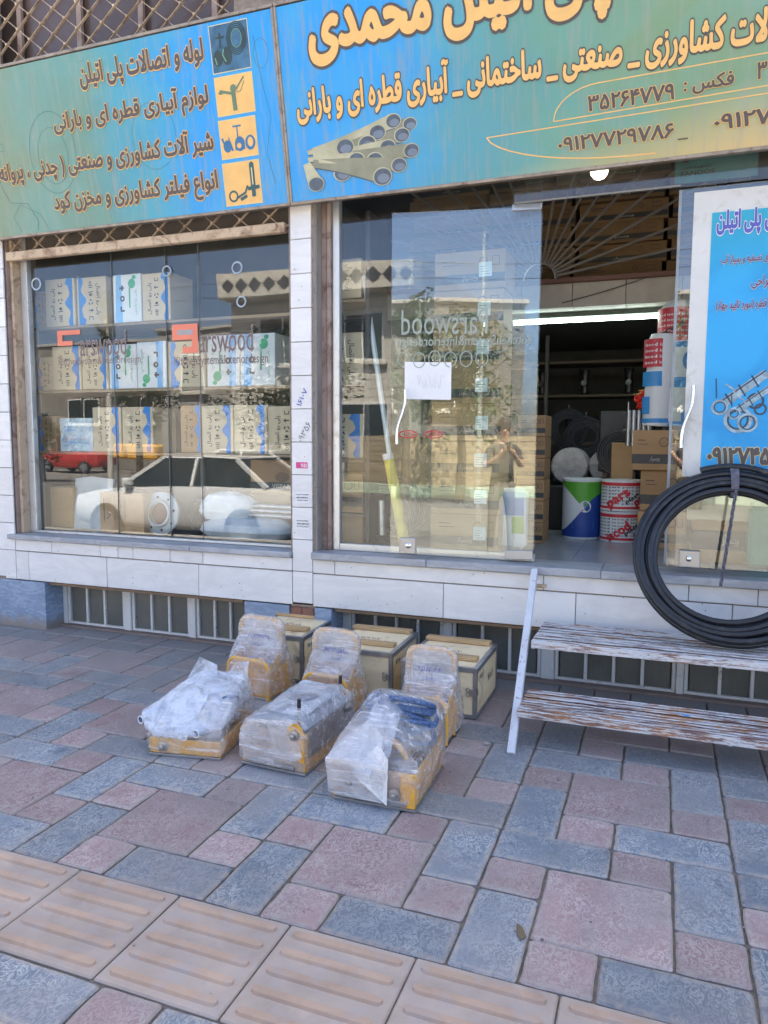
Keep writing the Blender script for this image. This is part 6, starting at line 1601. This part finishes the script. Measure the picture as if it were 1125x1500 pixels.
hull_film('stretch_film', FILM3, t, box_pts(w_, d_, .010, .002)+[(-.035, -.02, .17), (-.02, -.02, .10), (w_+.012, -.014, .12), (w_+.006, -.006, .17), (w_+.025, d_, .16), (-.02, d_, .17), (.14, .17, .415), (.10, .22, .41), (.20, .27, .40), (.34, .36, .345), (.37, .28, .28), (.36, .40, .31), (.10, .40, .35), (.0, .12, .25)], 31, .007, 15, 3, .016)
hull_film('film_layer', FILM, t, [(-.037, -.022, .172), (-.02, -.024, .03), (w_*.68, -.024, .015), (w_*.68, -.026, .17), (.20, .05, .29), (.12, .10, .33), (.0, .08, .23)], 35, .004, 22, 2, .015)

# ------------------------------------------------------------------ street side behind the camera (seen in the shop glass)
def car(name, label, paint, loc, rz, L_=4.2, pickup=False):
    t = thing(name, label, 'car' if not pickup else 'pickup', loc, rz)
    mb = MB(); S_ = [(0, .38, .62, .66), (.08, .28, .72, .76), (.5, .24, .80, .82), (1.15, .24, .88, .84), (2.2, .24, .92, .85), (3.3, .24, .93, .84), (3.9, .28, .92, .80), (4.15, .34, .84, .74), (4.2, .42, .72, .68)]
    if pickup: S_ = [(a, b, min(c, 1.0)+(.1 if a > .4 else 0), d) for a, b, c, d in S_]
    vs = []; 
    for x_, zb, zt, hw_ in S_:
        x_ *= L_/4.2
        for yy, zz in ((-hw_*.9, zb), (-hw_, zb+.12), (-hw_, zt-.14), (-hw_*.93, zt), (hw_*.93, zt), (hw_, zt-.14), (hw_, zb+.12), (hw_*.9, zb)): vs.append((x_, yy, zz))
    fs = [(i*8+k, i*8+(k+1) % 8, (i+1)*8+(k+1) % 8, (i+1)*8+k) for i in range(len(S_)-1) for k in range(8)]+[list(range(8)), [(len(S_)-1)*8+k for k in range(8)]]
    mb.add(vs, fs); mb.build('body', paint, t, smooth=True)
    c = [(1.05, .90), (3.75, .93), (3.15, 1.36), (1.75, 1.38)] if not pickup else [(1.1, 1.0), (2.3, 1.0), (2.2, 1.6), (1.45, 1.6)]
    mb = MB(); vs = [(x_*L_/4.2, s*(.76 if z_ < 1.1 else .60), z_) for s in (-1, 1) for x_, z_ in c]; mb.add(vs, [(0, 1, 2, 3), (7, 6, 5, 4), (0, 4, 5, 1), (1, 5, 6, 2), (2, 6, 7, 3), (3, 7, 4, 0)]); mb.build('cabin_glass', CARGLASS, t)
    k = L_/4.2
    mb = MB(); mb.box(c[3][0]*k-.03, c[2][0]*k+.03, -.62, .62, c[2][1]-.0, c[2][1]+.035, .015); mb.build('roof', paint, t)
    for s in (-1, 1):
        mb = MB()
        for a, b in ((0, 3), (1, 2)): mb.bar((c[a][0]*k, s*.765, c[a][1]), (c[b][0]*k, s*.605, c[b][1]), .05, .06)
        xm = (c[0][0]+c[1][0])/2*k; mb.bar((xm, s*.768, .93), (xm, s*.608, c[2][1]), .05, .05); mb.build('pillars', paint, t)
        bx('mirror', paint, t, c[0][0]*k+.1, c[0][0]*k+.26, s*.86-.07, s*.86+.07, .92, 1.04, .02)
    for x_ in (.78*k, 3.35*k):
        for s in (-1, 1):
            Mx = Matrix.Translation((x_, s*.80, .30)) @ Matrix.Rotation(pi/2, 4, 'X'); w2 = MB(); w2.lathe([(.20, -.09), (.29, -.09), (.305, -.06), (.305, .06), (.29, .09), (.20, .09)], 24, Mx); w2.build('wheel', TYRE, t, smooth=True)
            w2 = MB(); w2.lathe([(.0, -.092), (.19, -.092), (.20, -.08), (.20, .08), (.19, .092), (.0, .092)], 18, Mx, cap=False); w2.build('rim', STEEL, t, smooth=True)
    for s in (-1, 1): bx('headlight', PAPER, t, -.0, .10, s*.50-.13, s*.50+.13, .58, .70, .02)
    bx('bumper', BLACK, t, -.04, .05, -.66, .66, .34, .48, .03)
    return t
RZ = -.19
car('parked_car', 'white saloon car parked at the kerb, mirrored in the left shop window', WHITECAR, (-9.35, -5.95, RZ), 0)
car('parked_car', 'white car across the street, mirrored above the plastic sack', WHITECAR, (-12.5, -12.5, RZ), 0)
pk = car('pickup_truck', 'red pickup truck parked across the street, mirrored at the left of the window', REDCAR, (-28.5, -24, RZ), 0, 3.6, True)
for k in range(3): bx('yellow_tank', YELLOW, None, -24.3+k*.85, -23.6+k*.85, -24.6, -23.6, .5, 1.2, .1, label='yellow tank beside the red pickup, %s of three' % ['left', 'middle', 'right'][k], category='tank')
# buildings
def building(label, x0, x1, y, z1, mat, wins, depth=8, extra=None):
    t = thing('far_building', label, 'building')
    bx('wall', mat, t, x0, x1, y-depth, y, RZ, z1, 0)
    bx('roof', KERBM, t, x0-.1, x1+.1, y-depth-.1, y+.1, z1, z1+.12, .01)
    for (a, b, c, d) in wins:
        f = MB().box(a, b, y+.001, y+.06, c, d, .01).build('window', WHITEP, t)
        n_ = max(1, round((b-a)/.8)); ww = (b-a-.1)/n_
        for i in range(n_):
            o = MB().box(a+.05+i*ww+.03, a+.05+(i+1)*ww-.03, y+.055, y+.075, c+.07, d-.07).build('pane', CARGLASS); o.parent = f; o.location -= f.location
        MB().box(a-.1, b+.1, y+.0, y+.18, c-.12, c-.002, .01).build('window_sill', STONEW, t)
    if extra: extra(t)
    return t
def frieze(t):
    y = -20; x0, x1 = -15.45, -7.9
    bx('parapet', STONEW, t, x0, x1, y+.001, y+.9, 6.55, 7.42, .01)
    for r_ in range(3): 
        mb = MB()
        for i in range(12): mb.box(x0+.63*i+.012+(.3 if r_ % 2 else 0), min(x1, x0+.63*(i+1)-.012+(.3 if r_ % 2 else 0)), y+.90, y+.912, 6.57+r_*.285, 6.835+r_*.285)
        mb.build('stone_course', STONEW, t)
    n_ = 13
    for i in range(n_):
        cx_ = x0+.45+i*.57; mb = MB(); s = .27 if i % 3 else .25; P_ = [(cx_-s, y+.915, 6.98), (cx_, y+.915, 6.98-s), (cx_+s, y+.915, 6.98), (cx_, y+.915, 6.98+s)]
        mb.prism(P_, (0, .012, 0)); mb.build('diamond_inlay', DARKST, t)
    for k in range(18):
        mb = MB(); z_ = .3+.34*k; mb.box(x0+.01, x1-.01, y+.002, y+.012, z_, z_+.325); mb.build('stone_band', STONEW, t)
building('pale stone building with a frieze of dark diamonds, mirrored in the shop glass', -15.45, -7.9, -20, 7.4, M('building_grey_stone', (.38, .37, .35), .8, vs=1, world=True), [(-14.2, -12.2, 4.3, 5.9), (-11.4, -9.2, 4.3, 5.9), (-14, -12.6, 1.2, 2.8), (-11, -9, 1.0, 2.8)], extra=frieze)
building('lower grey brick building left of the diamond frieze building', -19.2, -15.6, -20.6, 5.7, M('building_grey_brick', (.36, .34, .31), .85, vs=2, world=True), [(-18.2, -17.0, 3.4, 4.8)])
building('low white building with tan roof line at the far left of the street', -38, -19.6, -27, 6.3, M('building_white_wall', (.22, .20, .17), .8, vs=1, world=True), [(-22.4, -21, 2.2, 3.6), (-26, -24.5, 2.2, 3.6), (-30, -28, 2.2, 3.6)])
building('dark house with grey roof across the street right of the white tower', -3.0, 3.2, -18.5, 5.6, M('building_brown', (.15, .15, .145), .85, vs=2, world=True), [(-2.2, -.8, 2.4, 4.0), (.4, 1.8, 2.4, 4)])
bk2 = thing('brick_wall', 'tan brick wall with pale coping between the trees across the street', 'wall')
bx('wall_core', GROUT, bk2, -7.8, -3.6, -20.3, -20.0, RZ, 4.3, 0)
for r_ in range(22):
    for c_ in range(6): bx('brick', BRICKM, bk2, -7.78+c_*.70+(.0 if r_ % 2 else .1), -7.78+c_*.70+.66+(.0 if r_ % 2 else .1), -20.005, -19.985, RZ+.02+r_*.2, RZ+.2+r_*.2, .004)
bx('coping', KERBM, bk2, -7.9, -3.5, -20.4, -19.9, 4.3, 4.42, .01)
fnc = thing('sheet_fence', 'cream corrugated metal fence standing across the street', 'fence')
FEN = M('cream_corrugated', (.36, .29, .19), .55, vs=2, world=True)
for i in range(13):
    mb = MB(); x0 = -9.4+i*1.0; prof = []
    for k in range(13): prof.append((k*.998/12, .02*(k % 2)))
    for k in range(10): mb.box(x0, x0+.996, -16.9+.012*(k % 2), -16.88+.012*(k % 2), .0+k*.16, .15+k*.16)
    mb.build('sheet', FEN, fnc)
for i in range(5): bx('post', GALV, fnc, -9.4+i*3.2, -9.32+i*3.2, -16.86, -16.78, RZ, 1.75, .005)
bx('low_kerb_wall', M('green_white_kerb', (.45, .52, .40), .8, world=True), None, -12, 8, -16.6, -16.3, RZ, .12, .01, label='low painted kerb wall in front of the corrugated fence', category='wall')
def tree(label, x, y, h_, cr, seed, nm='tree', squash=1.0):
    rg = random.Random(seed); t = thing(nm, label, 'tree', (x, y, RZ))
    mb = MB(); mb.tube([(0, 0, 0), (.05, .02, h_*.3), (-.03, .05, h_*.6), (0, 0, h_*.9)], [.14, .11, .08, .03], 8)
    for k in range(6): a = rg.uniform(0, 6.3); mb.tube([(0, 0, h_*.4+.05*k*h_), (cos(a)*cr*.4, sin(a)*cr*.4, h_*.55+.05*k*h_), (cos(a)*cr*.8, sin(a)*cr*.8, h_*.66+.05*k*h_)], [.05, .03, .012], 5)
    mb.build('trunk', BARK, t, smooth=True)
    mb = MB(); cl = [(rg.gauss(0, .42)*cr, rg.gauss(0, .42)*cr, h_*(.72+rg.gauss(0, .17)*squash), rg.uniform(.22, .5)*cr) for _ in range(26)]
    vs, fs = [], []
    for _ in range(2600):
        a, b, c, r_ = rg.choice(cl); d = Vector((rg.gauss(0, 1), rg.gauss(0, 1), rg.gauss(0, 1))).normalized()*r_*rg.uniform(.5, 1.05); p = Vector((a, b, c))+d
        u = Vector((rg.gauss(0, 1), rg.gauss(0, 1), rg.gauss(0, 1))).normalized(); v = u.orthogonal().normalized(); s = rg.uniform(.05, .10)
        o = len(vs); vs += [p-u*s, p+v*s*.5, p+u*s, p-v*s*.5]; fs.append((o, o+1, o+2, o+3))
    mb.add(vs, fs); mb.build('crown', FOLI, t, recalc=False); return t
tree('dark bushy tree in front of the low white building', -17.6, -17.2, 4.2, 1.5, 1)
tree('tree standing before the diamond frieze building', -12.2, -17.4, 4.0, 1.6, 2)
tree('tall tree between the diamond building and the brick wall', -8.4, -12.4, 4.6, 1.3, 3)
tree('tree standing behind the corrugated fence', -5.2, -18.4, 5.2, 1.4, 4)
tree('tree at the right of the brick wall across the street', -2.6, -15.6, 4.6, 1.2, 5)
tree('bushy tree at the middle of the street opposite the open door', .8, -14.8, 4.4, 1.5, 8)
tree('slim dark tree beside the brown house', -.6, -15.8, 5.2, 1.0, 6)
tree('low dark shrub by the street under the white building', -22, -17, 2.4, 1.3, 7)
pp = thing('street_pole', 'pale street pole with a leafy top standing by the kerb across the pavement', 'pole', (-10.6, -7.6, RZ))
mb = MB(); mb.tube([(0, 0, 0), (0, 0, 4.2)], [.07, .055], 12); mb.build('pole', M('pale_pole', (.60, .56, .50), .6), pp, smooth=True)
mb = MB(); rg = random.Random(2); vs, fs = [], []
for _ in range(500):
    p = Vector((rg.gauss(0, .10), rg.gauss(0, .10), rg.uniform(2.9, 4.6))); u = Vector((rg.gauss(0, .4), rg.gauss(0, .4), 1)).normalized(); v = u.orthogonal().normalized(); s = rg.uniform(.06, .16); o = len(vs); vs += [p-u*s, p+v*s*.25, p+u*s, p-v*s*.25]; fs.append((o, o+1, o+2, o+3))
mb.add(vs, fs); mb.build('climbing_leaves', FOLI, pp, recalc=False)
for k_, (xx, lb) in enumerate(((-3.55, 'tall white lamp post across the street, mirrored beside the white notice'),)):
    lp_ = thing('lamp_post', lb, 'lamp post', (xx, -10.5, RZ)); mb = MB(); mb.tube([(0, 0, 0), (0, 0, 6.0)], [.06, .045], 12); mb.build('post', M('white_post', (.72, .70, .64), .5), lp_, smooth=True)
    mb = MB(); mb.tube([(0, 0, 6.0), (0, .3, 6.15), (0, .8, 6.2)], .03, 8); mb.build('arm', MATS['white_post'], lp_, smooth=True); mb = MB(); mb.box(-.1, .1, .7, 1.1, 6.15, 6.22, .02); mb.build('lamp_head', GALV, lp_)
for k_ in range(2):
    mb = MB(); mb.tube([(-30+i*3.2, -13.0, 5.2+.35*k_+.5*((i-10)/10)**2) for i in range(21)], .007, 5); mb.build('overhead_wire', BLACK, label=['lowest overhead wire along the street', 'middle overhead wire along the street', 'highest overhead wire along the street'][k_], category='wire')

# ------------------------------------------------------------------ the photographer (mirrored in the open door)
pt = thing('person', 'person in dark short sleeved shirt and grey trousers holding a phone up on the pavement', 'person', (.02, -4.78, 0))
def skin_body(name, mat, joints, edges, par, lv=2):
    me = bpy.data.meshes.new(name); me.from_pydata([j[0] for j in joints], edges, []); o = bpy.data.objects.new(name, me); COL.objects.link(o)
    md = o.modifiers.new('s', 'SKIN'); ss = o.modifiers.new('u', 'SUBSURF'); ss.levels = lv; ss.render_levels = lv
    for i, j in enumerate(joints):
        r_ = j[1]; me.skin_vertices[0].data[i].radius = r_ if isinstance(r_, tuple) else (r_, r_)
    me.skin_vertices[0].data[0].use_root = True
    dg = bpy.context.evaluated_depsgraph_get(); m2 = bpy.data.meshes.new_from_object(o.evaluated_get(dg)); bpy.data.objects.remove(o)
    m2.materials.clear(); m2.materials.append(mat); m2.shade_smooth(); o = bpy.data.objects.new(name, m2); COL.objects.link(o); o.parent = par; return o
# facing +y (towards the shop)
J = [((0, 0, .93), (.15, .11)), ((0, 0, 1.10), (.145, .10)), ((0, .01, 1.27), (.17, .11)), ((0, 0, 1.40), (.12, .085)), ((0, .01, 1.47), .055), ((0, .02, 1.56), (.07, .085)), ((0, .02, 1.66), (.075, .09)),
     ((-.18, 0, 1.38), .058), ((-.24, .06, 1.16), .045), ((-.09, .26, 1.30), .035), ((-.05, .29, 1.38), (.026, .036)),
     ((.18, 0, 1.38), .058), ((.24, .06, 1.16), .045), ((.10, .26, 1.30), .035), ((.06, .29, 1.38), (.026, .036)),
     ((-.10, 0, .84), .09), ((-.12, .02, .48), .06), ((-.13, 0, .10), .042), ((-.13, .12, .04), .04),
     ((.10, 0, .84), .09), ((.12, .02, .48), .06), ((.13, 0, .10), .042), ((.14, .12, .04), .04)]
Ed = [(0, 1), (1, 2), (2, 3), (3, 4), (4, 5), (5, 6), (3, 7), (7, 8), (8, 9), (9, 10), (3, 11), (11, 12), (12, 13), (13, 14), (0, 15), (15, 16), (16, 17), (17, 18), (0, 19), (19, 20), (20, 21), (21, 22)]
bd = skin_body('body', SKIN, J, Ed, pt)
m3 = bd.data; m3.materials.append(SHIRT); m3.materials.append(TROUS); m3.materials.append(BLACK)
for p in m3.polygons:
    c = p.center
    if c.z < .07: p.material_index = 3
    elif c.z < .97: p.material_index = 2
    elif c.z < 1.45 and not (abs(c.x) > .2 and c.z < 1.24) and c.y < .16: p.material_index = 1
for s in (-1, 1):
    for k in range(4):
        skin_body('finger', SKIN, [((s*.052, .295, 1.365+.018*k), .010), ((s*.045, .325, 1.37+.018*k), .009), ((s*.02, .330, 1.372+.018*k), .008)], [(0, 1), (1, 2)], pt, 1)
    skin_body('thumb', SKIN, [((s*.05, .28, 1.36), .011), ((s*.035, .268, 1.39), .010), ((s*.02, .27, 1.41), .009)], [(0, 1), (1, 2)], pt, 1)
mb = MB(); mb.lathe([(.02, .12), (.07, .10), (.092, .05), (.096, .0), (.09, -.05), (.06, -.07)], 20, Matrix.Translation((0, -.0, 1.65)) @ Matrix.Scale(.95, 4, (1, 0, 0))); mb.build('hair', HAIR, pt, smooth=True)
mb = MB(); mb.lathe([(.004, .0), (.016, .02), (.010, .05)], 8, Matrix.Translation((0, .105, 1.575))); mb.build('nose', SKIN, pt, smooth=True)
for s in (-1, 1):
    mb = MB(); mb.lathe([(.002, -.006), (.011, 0), (.002, .006)], 10, Matrix.Translation((s*.032, .098, 1.625))); mb.build('eye', DARK, pt, smooth=True)
    mb = MB(); mb.lathe([(.006, -.028), (.014, 0), (.006, .028)], 8, Matrix.Translation((s*.083, .01, 1.61))); mb.build('ear', SKIN, pt, smooth=True)
mb = MB(); mb.box(-.02, .02, .105, .112, 1.538, 1.546, .002); mb.build('mouth', REDINK, pt)
ph = thing('phone', 'black phone held upright in both hands by the person', 'phone', (.02, -4.78, 0)); bx('phone_body', BLACK, ph, -.04, .04, .300, .308, 1.34, 1.47, .004)
